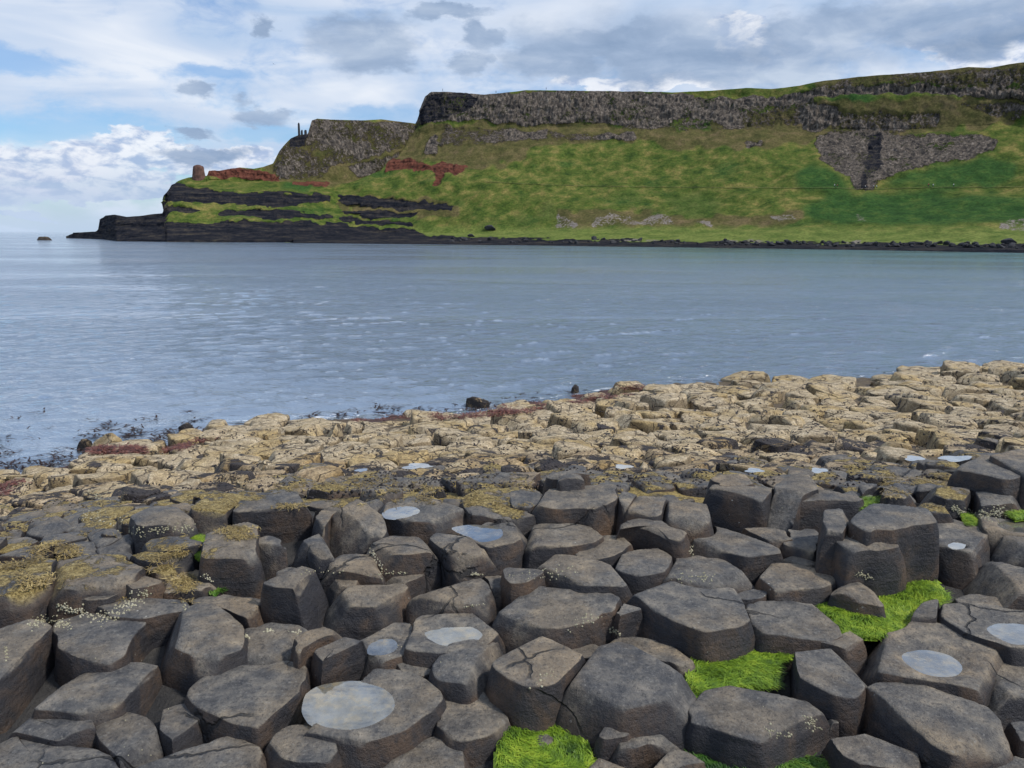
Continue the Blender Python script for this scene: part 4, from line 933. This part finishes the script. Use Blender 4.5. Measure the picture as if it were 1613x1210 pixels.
# rows for wording
solo_rows = {}
for r in solo:
    t = np.clip(-(r['fin'])/max(20, inner_px(r['px'])-shore_px(r['px'])), -.2, 1.0)
    r['row'] = int(np.clip((t+.12)*8, 0, 8)); solo_rows.setdefault((r['row'], r['kind']), []).append(r)
ORD = ['leftmost','second','third','fourth','fifth','sixth','seventh','eighth','ninth','tenth','eleventh','twelfth','thirteenth','fourteenth','fifteenth','sixteenth','seventeenth','eighteenth','nineteenth','twentieth']
def nth(k, n):
    if n == 1: return 'only'
    if k == 0: return 'leftmost'
    if k == n-1: return 'rightmost'
    def od(j):
        if j < 20: return ORD[j]
        if (j+1) % 10 == 0: return {2: 'twentieth', 3: 'thirtieth', 4: 'fortieth', 5: 'fiftieth'}[(j+1)//10]
        return {2: 'twenty', 3: 'thirty', 4: 'forty', 5: 'fifty'}[(j+1)//10]+'-'+('first' if (j % 10) == 0 else ORD[j % 10])
    return od(k)+' from left' if k <= n/2 else od(n-1-k)+' from right'
ROWN = ['by the columns', 'just past the columns', 'a quarter seaward', 'a third seaward', 'at mid foreshore', 'just past mid foreshore', 'two thirds seaward', 'near the water', 'at the waterline']
for (rw, kd), lst in solo_rows.items():
    lst.sort(key=lambda r: r['px'])
    for k, r in enumerate(lst): r['label'] = f"{KN[kd]}, {nth(k, len(lst))}, {ROWN[rw]}"
for r in rocks:
    rr = r['R']; s = r['s']; zt = r['g']+r['h']; zb = r['g']-.35*s-.1
    d = r['kind']
    V, Fc, c = stone_mesh('r', r['p'], zt, zb, 5000+r['i'], dome=s*rr.uniform(.0, .035), tilt=(rr.normal(0, .07), rr.normal(-.02, .07)), n=36 if r['y'] < 12 else 26, bev=s*rr.uniform(.025, .06),
                          chips=int(rr.integers(5, 12)), flare=.05, rough=1.15*s/.5 if d != 'lich' else 1.0*s/.4, nt=6, ns=4, chipd=s*.16, rnd=1)
    if r.get('solo'):
        put_stone('foreshore_rock', V, Fc, c, zt, zb, KM[d], label=r['label'], cat='rock', group='pale rocks of the foreshore')
    else:
        V = V+[c[0], c[1], zt]; rest_V.append(V); rest_F += [tuple(v+off for v in f) for f in Fc]; off += len(V)
if rest_V:
    me = bpy.data.meshes.new('farther rocks'); me.from_pydata(np.concatenate(rest_V).tolist(), [], rest_F); me.update(); me.polygons.foreach_set('use_smooth', np.ones(len(me.polygons), bool))
    link('shore_rocks', me, M_TAN, kind='stuff', label='mass of small pale tan rocks along the far water line', cat='rocks')
print('ROCKS', len(rocks), 'visible', len(order), 'solo', len(solo), 'labels', len(set(r['label'] for r in solo)))
for lab, px, py, rx, ry in POOL2:
    p0 = at_z(px, py, 2.0)
    # find the ground height under this direction
    lo = None
    for yy in np.linspace(4, 30, 400):
        d = ray(px, py); t = yy/d[1]; P = EYE+d*t
        if P[2] < ground_z(P[0], P[1])[0]+.10: lo = P; break
    z = lo[2]; an = np.linspace(0, 2*math.pi, 28, endpoint=False); ir = 1+.18*np.sin(an*3+px)+.1*np.sin(an*5+py)
    W = at_z(px+rx*ir*np.cos(an), py+ry*ir*np.sin(an), np.full(28, z))[:, :2]; c = W.mean(0); W = W-c
    bm = bmesh.new(); vs = [bm.verts.new((x, y, 0)) for x, y in W]; bm.faces.new(vs if area(W) > 0 else vs[::-1]); me = bpy.data.meshes.new('rock_pool'); bm.to_mesh(me); bm.free()
    link('rock_pool', me, M_PUD, (c[0], c[1], z), label=lab, cat='pool', group='pools among the pale rocks')
#--DETAILS--
# ------------------------------------------------------------------ weed, walkers and small things
def m_weed(name, lo, mid, hi, n=30, rough=.55):
    m, t, b, g, o = mat(name)
    P = g.outputs['Position']; nn = t.noise(P, n, 4, .7); n2 = t.noise(P, 7, 3, .6)
    t.put(b.inputs['Base Color'], t.ramp(t.m('ADD', t.m('MULTIPLY', nn, .55), t.m('MULTIPLY', n2, .45)), [(.36, lo), (.5, mid), (.64, hi)]))
    b.inputs['Roughness'].default_value = rough
    return m
M_ALG = m_weed('green weed', (.035, .085, .006), (.16, .27, .012), (.36, .47, .035))
M_ALGD = m_weed('deep green weed', (.012, .05, .005), (.05, .14, .010), (.18, .28, .03))
M_WRK = m_weed('golden wrack', (.06, .04, .014), (.24, .17, .055), (.50, .38, .15), 55)
M_KEL = m_weed('dark kelp', (.006, .004, .004), (.022, .010, .008), (.05, .022, .016), 12, .75)
M_REDW = m_weed('red weed', (.04, .012, .010), (.15, .05, .035), (.28, .11, .07), 14)
M_MUS = m_weed('mussel crust', (.010, .009, .012), (.03, .026, .03), (.09, .07, .05), 20, .9)
M_LIM = m_weed('barnacle shell', (.20, .18, .11), (.34, .31, .20), (.52, .48, .36), 90, .8)
def ribbons(name, P, Nn, T, L, Wd, lift, m, seed, segs=3, curl=.6, **kw):
    """many small curved blades rooted at P, growing along T"""
    rg = np.random.default_rng(seed); n = len(P); B = np.cross(Nn, T); B /= np.linalg.norm(B, axis=1, keepdims=True)+1e-9
    k = rg.normal(0, curl, n); rows = []
    for i in range(segs+1):
        u = i/segs; wd = Wd*(1-.75*u**2)
        c = P+T*(L*u)[:, None]+B*(L*k*u*u*.5)[:, None]+Nn*(lift*np.sin(u*2.6)*1.0)[:, None]
        rows += [c-B*(wd/2)[:, None], c+B*(wd/2)[:, None]]
    V = np.stack(rows, 1); q = np.array([[2*i, 2*i+1, 2*i+3, 2*i+2] for i in range(segs)])
    Q = (np.arange(n)[:, None, None]*(2*(segs+1))+q[None]).reshape(-1, 4)
    c0 = P.mean(0); me = mesh_np(name, V.reshape(-1, 3)-c0, Q); return link(name, me, m, tuple(c0), **kw)
for ai, (lab, dz, mt, ns, pp) in enumerate(ALGAE):
    c = pp.mean(0); z = float(plane_pt(c[0], c[1])[2])+dz; W = at_z(pp[:, 0], pp[:, 1], np.full(len(pp), z))[:, :2]
    lo, hi = W.min(0), W.max(0); rg = np.random.default_rng(60+ai)
    A_ = abs(area(W)); N = int(min(16000, A_*60000*ns))+300
    pts = rg.uniform(lo, hi, (int(N*2.6), 2)); pts = pts[inpoly(pts[:, 0], pts[:, 1], W)][:N]
    P = np.column_stack([pts, np.full(len(pts), z)]); P[:, 2] += fbm(P, 6, 3, 5)*.012+rg.uniform(-.004, .006, len(P))
    an = fbm(P, 3.0, 2, 70+ai)*4+rg.normal(0, .5, len(P)); T = np.column_stack([np.cos(an), np.sin(an), 0*an]); Nn = np.tile([0, 0, 1.0], (len(P), 1))
    o = ribbons('green_weed', P, Nn, T, rg.uniform(.018, .05, len(P)), rg.uniform(.0016, .0034, len(P)), rg.uniform(.003, .012, len(P)), M_ALG if mt else M_ALGD, ai, kind='stuff', label=lab, cat='seaweed')
    gx, gy = np.meshgrid(np.linspace(lo[0]-.02, hi[0]+.02, 50), np.linspace(lo[1]-.02, hi[1]+.02, 50), indexing='ij'); G = np.stack([gx, gy, 0*gx+z], -1)
    G[..., 2] += fbm(G, 6, 3, 5)*.012-.008; ins = inpoly(gx, gy, (W-W.mean(0))*1.06+W.mean(0)); F_ = grid_faces(50, 50); keep = ins.ravel()[F_].all(1)
    link('weed_mat', mesh_np('weed_mat', G.reshape(-1, 3)-np.array(o.location), F_[keep]), M_ALG if mt else M_ALGD, parent=o)
bpy.context.view_layer.update()
dg = bpy.context.evaluated_depsgraph_get()
def cast(px, py):
    d = ray(px, py); d = d/np.linalg.norm(d)
    ok_, loc, nor, idx, ob, _ = SC.ray_cast(dg, Vector(EYE), Vector(d))
    return (ok_, np.array(loc), np.array(nor), ob.name if ob else '')
# golden wrack tufts on the stones
rg = np.random.default_rng(21); Ps = []; Ns = []
ZONES = [([(0,842),(120,835),(230,845),(330,850),(320,885),(240,900),(150,905),(90,930),(0,945)], 2000, .62), ([(318,872),(322,835),(380,812),(430,838),(410,872),(350,884)], 600, .60), ([(355,800),(400,775),(480,782),(492,812),(420,820)], 450, .60), ([(215,850),(300,840),(330,860),(290,880),(215,875)], 300, .6),
         ([(430,760),(560,752),(700,765),(850,760),(840,800),(720,800),(640,790),(520,800),(430,790)], 1100, .60), ([(1380,735),(1480,740),(1520,770),(1480,800),(1380,790)], 400, .56), ([(0,985),(95,990),(90,1008),(0,1000)], 300, .55), ([(125,965),(225,928),(215,945),(150,975)], 160, .55), ([(270,905),(310,905),(305,950),(285,950)], 130, .4)]
for poly, cnt, th in ZONES:
    a = np.array(poly, float); lo, hi = a.min(0), a.max(0); q = rg.uniform(lo, hi, (cnt*2, 2)); q = q[inpoly(q[:, 0], q[:, 1], a)][:cnt]
    for x, y in q:
        k, loc, nor, nm = cast(x, y)
        if not k or nor[2] < .6 or nm.startswith(('rain', 'rock_pool', 'green', 'sea')): continue
        if vnoise(loc[None], 4.5, 33)[0]*.5+vnoise(loc[None], 13, 34)[0]*.25+.5 < th: continue
        for _ in range(5): Ps.append(loc+np.append(rg.normal(0, .014, 2), .002)); Ns.append(nor)
Ps = np.array(Ps); Ns = np.array(Ns); an = rg.uniform(0, 6.28, len(Ps)); T = np.column_stack([np.cos(an), np.sin(an), 0*an]); T -= Ns*(T*Ns).sum(1)[:, None]
ribbons('golden_wrack', Ps, Ns, T, rg.uniform(.012, .036, len(Ps)), rg.uniform(.0025, .006, len(Ps)), rg.uniform(.002, .007, len(Ps)), M_WRK, 3, kind='stuff', label='golden wrack strands draped over the dark stones', cat='seaweed')
# barnacles and little shells
def cone_field(name, pts, m, **kw):
    V = []; Fq = []; k = 6
    for i, (p, nrm, r) in enumerate(pts):
        nrm = Vector(nrm); t = nrm.orthogonal().normalized(); b = nrm.cross(t); o = len(V)
        for hh, rr_ in ((-.1, 1.0), (.55, .72), (.85, .3)):
            for j in range(k):
                a = j*2*math.pi/k+i; V.append(tuple(Vector(p)+nrm*(hh*r)+(t*math.cos(a)+b*math.sin(a))*r*rr_))
        for h_ in (0, 1):
            for j in range(k): Fq.append((o+h_*k+j, o+h_*k+(j+1) % k, o+(h_+1)*k+(j+1) % k, o+(h_+1)*k+j))
        Fq.append(tuple(o+2*k+j for j in range(k)))
    me = bpy.data.meshes.new(name); me.from_pydata(V, [], Fq); me.update(); return link(name, me, m, **kw)
rg = np.random.default_rng(5); pts = []
CL = [([(95,955),(130,965),(160,975),(200,955),(235,930)], 260, 9), ([(45,985),(75,975),(110,985)], 110, 9), ([(585,868),(597,885),(605,900)], 30, 4), ([(740,904),(762,906)], 26, 2), ([(598,905),(640,902)], 18, 2), ([(415,992),(432,994)], 22, 3), ([(455,996),(474,995)], 14, 3), ([(1350,905),(1372,910)], 30, 5),
      ([(1500,800),(1540,815),(1600,808)], 200, 6), ([(1540,812),(1580,800)], 80, 8), ([(475,905),(500,900)], 12, 3), ([(962,990),(975,1000)], 26, 4), ([(800,905),(810,908)], 6, 3), ([(730,957),(765,952)], 14, 2), ([(1088,860),(1090,875)], 20, 3), ([(285,945),(293,960)], 16, 3), ([(318,905),(335,915)], 20, 4), ([(385,1000),(392,1006)], 14, 3), ([(1060,905),(1120,912)], 50, 12), ([(830,905),(900,900)], 40, 12),
      ([(8,1020),(12,1045)], 14, 3), ([(940,970),(900,985)], 30, 12), ([(840,1080),(870,1060)], 20, 10), ([(1265,1130),(1290,1150)], 30, 10), ([(1210,1150),(1250,1160)], 24, 10), ([(500,900),(640,905)], 16, 5), ([(120,800),(200,830)], 50, 14), ([(205,840),(300,830)], 90, 8), ([(140,775),(170,785)], 60, 8)]
for line, cnt, sd in CL:
    a = np.array(line, float); seg = np.hypot(*np.diff(a, axis=0).T); cs = np.concatenate([[0], np.cumsum(seg)])
    for _ in range(cnt):
        u = rg.uniform(0, cs[-1]); x = np.interp(u, cs, a[:, 0])+rg.normal(0, sd*.6); y = np.interp(u, cs, a[:, 1])+rg.normal(0, sd*.5)
        k, loc, nor, nm = cast(x, y)
        if k and not nm.startswith(('rain', 'green', 'rock_pool')): pts.append((loc, nor, rg.uniform(.0018, .0050)*(.6+np.linalg.norm(loc-EYE)*.13)))
for _ in range(420):
    x, y = rg.uniform(0, 1613), rg.uniform(800, 1205); k, loc, nor, nm = cast(x, y)
    if k and nor[2] > .6 and nm.startswith('basalt') and vnoise(loc[None], 2.5, 3)[0] > .05: pts.append((loc, nor, rg.uniform(.0012, .003)))
cone_field('barnacles', pts, M_LIM, kind='stuff', label='small cream barnacles and limpets clustered in the joints', cat='shellfish')
# kelp on the water and red weed at the fringe
rg = np.random.default_rng(9); P = []; 
for _ in range(170):
    r = rg.random()
    if r < .62: x = rg.uniform(-10, 320); y = float(shore_px(x))-abs(rg.normal(0, 16))-1
    elif r < .9: x = rg.uniform(480, 900); y = float(shore_px(x))-abs(rg.normal(0, 6))+1
    else: x = rg.uniform(-10, 330); y = rg.uniform(650, 740)
    if y > shore_px(x)+6: continue
    p = at_z(x, y, .02); n_ = int(rg.integers(3, 10))
    for _ in range(n_): P.append(p+np.array([*(rg.normal(0, .10, 2)), rg.uniform(-.01, .03)]))
P = np.array(P); an = rg.uniform(0, 6.28, len(P)); T = np.column_stack([np.cos(an), np.sin(an), 0*an]); Nn = np.tile([0, 0, 1.0], (len(P), 1))
ribbons('floating_kelp', P, Nn, T, rg.uniform(.08, .30, len(P)), rg.uniform(.02, .05, len(P)), rg.uniform(.005, .03, len(P)), M_KEL, 4, kind='stuff', label='dark kelp strands floating at the edge of the rocks', cat='seaweed')
P = []; Nn = []
for poly, cnt in (([(130,700),(150,715),(280,712),(330,690),(260,700),(180,705)], 900), ([(680,652),(760,645),(850,630),(930,616),(1010,606),(1010,618),(900,640),(780,656),(690,662)], 1500), ([(540,656),(640,652),(640,660),(560,664)], 200), ([(0,765),(30,760),(30,775),(0,780)], 120)):
    a = np.array(poly, float); lo, hi = a.min(0), a.max(0); q = rg.uniform(lo, hi, (cnt*3, 2)); q = q[inpoly(q[:, 0], q[:, 1], a)][:cnt]
    for x, y in q:
        k, loc, nor, nm = cast(x, y)
        if k and not nm.startswith('sea') and vnoise(loc[None], 1.2, 4)[0] > -.15:
            for _ in range(5): P.append(loc+np.append(rg.normal(0, .07, 2), .01)); Nn.append(nor)
P = np.array(P); Nn = np.array(Nn); an = rg.uniform(0, 6.28, len(P)); T = np.column_stack([np.cos(an), np.sin(an), 0*an])
ribbons('red_weed', P, Nn, T, rg.uniform(.04, .12, len(P)), rg.uniform(.008, .022, len(P)), rg.uniform(.004, .025, len(P)), M_REDW, 5, kind='stuff', label='dark red seaweed fringe along the water line', cat='seaweed')
rg = np.random.default_rng(31); dpts = []
for _ in range(4200):
    x = rg.uniform(0, 1613); y0, y1 = float(shore_px(x)), float(inner_px(x)); y = y0+(y1-y0)*rg.uniform(.08, 1.05)
    k, loc, nor, nm = cast(x, y)
    if not k or not nm.startswith(('foreshore', 'shore')): continue
    if vnoise(loc[None], .9, 61)[0]*.6+vnoise(loc[None], 3.1, 62)[0]*.4 < .16-.12*(x > 1100): continue
    for _ in range(2): dpts.append((loc+np.append(rg.normal(0, .03, 2), 0), nor, rg.uniform(.005, .015)*(.5+loc[1]*.05)))
cone_field('mussels', dpts, M_MUS, kind='stuff', label='black mussels and weed crumbs scattered over the pale rocks', cat='shellfish')
# rocks standing in the shallows
def lump(name, px, py, wpx, hpx, m, lab, seed, cat='rock', z=0.0, D=None, group=None, chips=8):
    p = at_z(px, py, z) if D is None else at_dist(px, py, D); s = np.linalg.norm(p-EYE)/F; w_ = wpx*s; h_ = hpx*s; rr = np.random.default_rng(seed)
    an = np.sort(rr.uniform(0, 6.28, 9)); W = np.column_stack([np.cos(an)*w_/2, np.sin(an)*w_*.36])*rr.uniform(.8, 1.0, (9, 1))+p[:2]
    V, Fc, c = stone_mesh(name, W, p[2]+h_, p[2]-.3*h_-.2, seed, dome=h_*.25, tilt=(rr.normal(0, .1), 0), n=36, bev=min(w_*.12, h_*.5), chips=chips, chipd=w_*.14, nt=6, ns=6, rough=1.5*w_/.5, flare=.2, rnd=1)
    return put_stone(name, V, Fc, c, p[2]+h_, p[2]-.3*h_-.2, m, label=lab, cat=cat, group=group)
lump('shore_rock', 752, 641, 48, 12, M_TANB, 'dark red and black rock awash left of centre', 1)
lump('shore_rock', 905, 617, 17, 9, M_TANB, 'small black rock at the water edge above the red weed', 2)
lump('shore_rock', 168, 712, 64, 20, M_TAN, 'squarish ochre block at the left water edge with a dark end', 3)
lump('shore_rock', 134, 706, 22, 11, M_TANB, 'small black upright rock at the end of the ochre block', 4)
lump('shore_rock', 262, 722, 20, 12, M_TANB, 'small dark boulder where the left inlet meets the rocks', 5)
lump('shore_rock', 300, 678, 34, 7, M_TANB, 'flat dark rock awash above the left boulders', 6)
lump('shore_rock', 645, 656, 22, 7, M_TANB, 'low dark rock in the foam left of centre', 7)
lump('shore_rock', 490, 738, 30, 6, M_TANB, 'flat grey rock with a wet top among pale rocks', 8, z=1.0)
lump('skerry', 70, 378.5, 30, 3, M_TANB, 'low dark skerry out at sea left of the headland', 9, cat='skerry')
# cliff-top rock stacks on the headland
PB = project(GB.reshape(-1, 3)); FB = GB.reshape(-1, 3); PA = project(GA.reshape(-1, 3)); FA = GA.reshape(-1, 3)
def on(Pp, Ff, px, py):
    i = np.argmin((Pp[0]-px)**2+(Pp[1]-py)**2); return Ff[i]
M_REDR = m_simple('red rock', (.11, .055, .040), .95, .6, .6, .5); M_DKR = m_simple('dark cliff rock', (.035, .033, .036), .95, .6, .5, .4)
def stack(px, py, wpx, hpx, m, lab, seed):
    p = on(PB, FB, px, py); s = np.linalg.norm(p-EYE)/F; w_ = wpx*s; h_ = hpx*s; rr = np.random.default_rng(seed)
    an = np.linspace(0, 6.28, 8)[:-1]; W = np.column_stack([np.cos(an), np.sin(an)*.8])*w_/2*rr.uniform(.85, 1.0, (7, 1))+p[:2]
    V, Fc, c = stone_mesh('s', W, p[2]+h_, p[2]-3, seed, dome=h_*.12, tilt=(.05, 0), n=28, bev=w_*.12, chips=4, chipd=w_*.12, nt=4, ns=8, rough=.6*w_, flare=.25)
    put_stone('rock_stack', V, Fc, c, p[2]+h_, p[2]-3, m, label=lab, cat='rock stack', group='rock stacks on the headland')
stack(312, 279, 19, 15, M_REDR, 'squat red rock stack at the seaward end of the red ridge', 1)
stack(471, 213, 3.4, 16, M_DKR, 'tallest thin dark chimney stack on the headland shoulder', 2)
stack(475, 212, 3.4, 6.5, M_DKR, 'short dark stack right beside the tallest chimney', 3)
stack(481, 211, 4, 5.5, M_DKR, 'stubby dark stack nearest the cliff behind the chimneys', 4)
# boulders along the far beach
rg = np.random.default_rng(12); protos = []
M_BLD = m_simple('beach boulder', (.030, .030, .034), .9, .9, .6, .2)
for k in range(4):
    bm = bmesh.new(); bmesh.ops.create_icosphere(bm, subdivisions=2, radius=1.0); V = np.array([v.co[:] for v in bm.verts])
    V *= 1+.35*vnoise(V*1.3+k*7, 1, k)[:, None]
    for j in range(7):
        d = rg.normal(0, 1, 3); d /= np.linalg.norm(d); s_ = V@d-.62; V -= np.maximum(s_, 0)[:, None]*d
    for v, c_ in zip(bm.verts, V): v.co = c_*[1.15, .9, .72]
    me = bpy.data.meshes.new('beach_boulder'); bm.to_mesh(me); bm.free(); me.materials.append(M_BLD); protos.append(me)
for k in range(170):
    px = rg.uniform(690, 1625) if k % 3 else rg.uniform(1150, 1625)
    yb = np.interp(px, [690, 1000, 1300, 1613], [376, 379, 383, 386]); py = yb+rg.uniform(-.5, 6)
    p = on(PA, FA, px, py); r = rg.uniform(.5, 1.5)
    o = link('beach_boulder', protos[k % 4], None, tuple(p+[0, 0, r*.25]), label='dark boulder in the rubble line along the far beach', cat='boulder', group='boulders along the far beach'); o.scale = (r, r, r); o.rotation_euler = (rg.normal(0, .3), rg.normal(0, .3), rg.uniform(0, 6))
for px, py, r, lab in ((1587, 385, 2.1, 'biggest black boulder on the far beach near the right edge'), (771, 362, 2.6, 'grey boulder alone in the grass above the far beach'), (742, 373, 1.6, 'dark boulder at the foot of the slope left of the grass flat')):
    o = link('beach_boulder', protos[0].copy(), None, tuple(on(PA, FA, px, py)+[0, 0, r*.3]), label=lab, cat='boulder'); o.scale = (r*1.3, r, r)
# track across the hillside
M_PATH = m_simple('trodden path', (.15, .14, .06), .95, .12, .6, .02)
xs = np.linspace(765, 1700, 230); ys = np.interp(xs, [765, 870, 1000, 1320, 1375, 1460, 1613, 1700], [287, 292, 295, 297, 298.5, 296, 295, 295]); q = np.array([on(PA, FA, x, y) for x, y in zip(xs, ys)])
for _ in range(3): q[1:-1] = (q[:-2]+q[1:-1]*2+q[2:])/4
q[:, 2] += .25; dv = q[:, :2]/np.linalg.norm(q[:, :2], axis=1, keepdims=True); a_ = q.copy(); a_[:, :2] -= dv*.3; a_[:, 2] -= .05; b_ = q.copy(); b_[:, :2] += dv*.15; b_[:, 2] += .04
link('footpath', mesh_np('footpath', np.stack([b_, q, a_], 0).reshape(-1, 3), grid_faces(3, len(q))), M_PATH, kind='structure')
# walkers
def skin(name, vs, es, rad, m, sub=1):
    me = bpy.data.meshes.new(name); me.from_pydata(vs, es, []); o = bpy.data.objects.new(name, me); C.objects.link(o)
    md = o.modifiers.new('s', 'SKIN'); md.use_smooth_shade = True
    for i, r in enumerate(rad): me.skin_vertices[0].data[i].radius = (r, r*.8)
    me.skin_vertices[0].data[0].use_root = True
    if sub: o.modifiers.new('u', 'SUBSURF').levels = sub
    bpy.context.view_layer.update(); e = o.evaluated_get(bpy.context.evaluated_depsgraph_get()); out = bpy.data.meshes.new_from_object(e); out.materials.clear(); out.materials.append(m)
    bpy.data.objects.remove(o); return out
def colour(name, c): return m_simple(name, c, .8, 3, .15, .005)
SK = colour('skin', (.45, .28, .2)); HR = colour('hair', (.05, .03, .02)); TR = colour('dark trousers', (.03, .035, .05))
vs = [(0,0,.95),(0,0,1.15),(0,0,1.42),(0,0,1.52),(0,.02,1.62),(0,.02,1.74),(.10,.0,.90),(.11,.10,.50),(.11,.02,.08),(.11,.14,.04),(-.10,0,.90),(-.11,-.06,.50),(-.11,-.22,.10),(-.11,-.10,.04),(.20,0,1.40),(.25,-.06,1.12),(.24,.06,.88),(.24,.10,.78),(-.20,0,1.40),(-.25,.08,1.14),(-.24,.20,.94),(-.24,.25,.86)]
es = [(0,1),(1,2),(2,3),(3,4),(4,5),(0,6),(6,7),(7,8),(8,9),(0,10),(10,11),(11,12),(12,13),(2,14),(14,15),(15,16),(16,17),(2,18),(18,19),(19,20),(20,21)]
ra = [.13,.12,.13,.055,.095,.07,.09,.06,.045,.035,.09,.06,.045,.035,.06,.045,.035,.04,.06,.045,.035,.04]
body = skin('body', vs, es, ra, SK)
tv = [0,6,7,8,10,11,12]; trous = skin('trousers', [vs[i] for i in tv], [(0,1),(1,2),(2,3),(0,4),(4,5),(5,6)], [.155,.115,.085,.07,.115,.085,.07], TR)
jv = [1,0,2,14,15,16,18,19,20]; jj = [vs[i] for i in jv]; je = [(0,1),(0,2),(2,3),(3,4),(4,5),(2,6),(6,7),(7,8)]; jr = [.155,.165,.165,.09,.07,.055,.09,.07,.055]
hair = skin('hair', [(0,-.02,1.70),(0,0,1.78)], [(0,1)], [.10,.075], HR)
COLS = {'white': (.8, .8, .78), 'red': (.5, .06, .05), 'black': (.03, .03, .03), 'blue': (.06, .12, .35), 'pale': (.6, .6, .62)}
JM = {k: skin('jacket', jj, je, jr, colour(k+' jacket', c)) for k, c in COLS.items()}
WALK = [(1314.5, 297, 'white', 'walker in a white top, leftmost on the hillside path'), (1318, 297, 'red', 'walker in red just behind the leftmost one on the path'), (1362, 298.5, 'white', 'walker in white directly below the rock columns of the crag'),
        (1366, 298.5, 'black', 'walker in black beside the one in white below the crag'), (1376.5, 298.5, 'pale', 'walker in a pale top right of the crag foot'), (1380, 298.5, 'white', 'walker in white at the right end of the pair past the crag'),
        (1462, 296, 'red', 'walker in red in the loose group well right of the crag'), (1470, 296, 'pale', 'walker in a pale top in the loose group well right of the crag'), (1501, 295.5, 'white', 'rightmost walker on the hillside path, in a white top'),
        (697, 145, 'black', 'tiny figure standing on the left corner of the upper cliff'), (781, 147, 'black', 'tiny figure on the cliff top right of the dark corner'), (861, 142, 'blue', 'tiny figure on the cliff top at its middle')]
for px, py, ck, lab in WALK:
    if py < 200:
        i = np.argmin(np.abs(PA[0].reshape(GA.shape[:2])[-1]-px)); p = GA[-1, i]
    else: p = on(PA, FA, px, py)
    e = bpy.data.objects.new('person', body); C.objects.link(e); e.location = (p[0], p[1], p[2]+.3); e['label'] = lab; e['category'] = 'person'; e['group'] = 'walkers on the far hillside'
    e.rotation_euler = (0, 0, random.choice([-1.3, 1.6, 1.9, -1.7]))
    for nm, me in (('jacket', JM[ck]), ('trousers', trous), ('hair', hair)): link(nm, me, None, parent=e)
# one gull in the sky
gv = [(0, .28, 0), (.06, .1, .03), (.06, -.15, .02), (0, -.4, 0), (-.06, .1, .03), (-.06, -.15, .02), (0, .02, .09), (0, .02, -.07), (.35, .12, .16), (.32, -.06, .15), (.72, -.02, .06), (.70, -.12, .055), (-.35, .12, .16), (-.32, -.06, .15), (-.72, -.02, .06), (-.70, -.12, .055)]
gf = [(0, 1, 6), (0, 6, 4), (0, 7, 1), (0, 4, 7), (1, 2, 6), (4, 6, 5), (1, 7, 2), (4, 5, 7), (2, 3, 6), (5, 6, 3), (2, 7, 3), (5, 3, 7), (1, 8, 9, 2), (8, 10, 11, 9), (4, 5, 13, 12), (12, 13, 15, 14)]
me = bpy.data.meshes.new('gull'); me.from_pydata(gv, [], gf); me.update(); o = link('gull', me, colour('gull feathers', (.35, .35, .37)), tuple(at_dist(431, 101, 260)), label='lone gull gliding high in the sky at upper left', cat='bird'); o.rotation_euler = (.2, .5, .8)
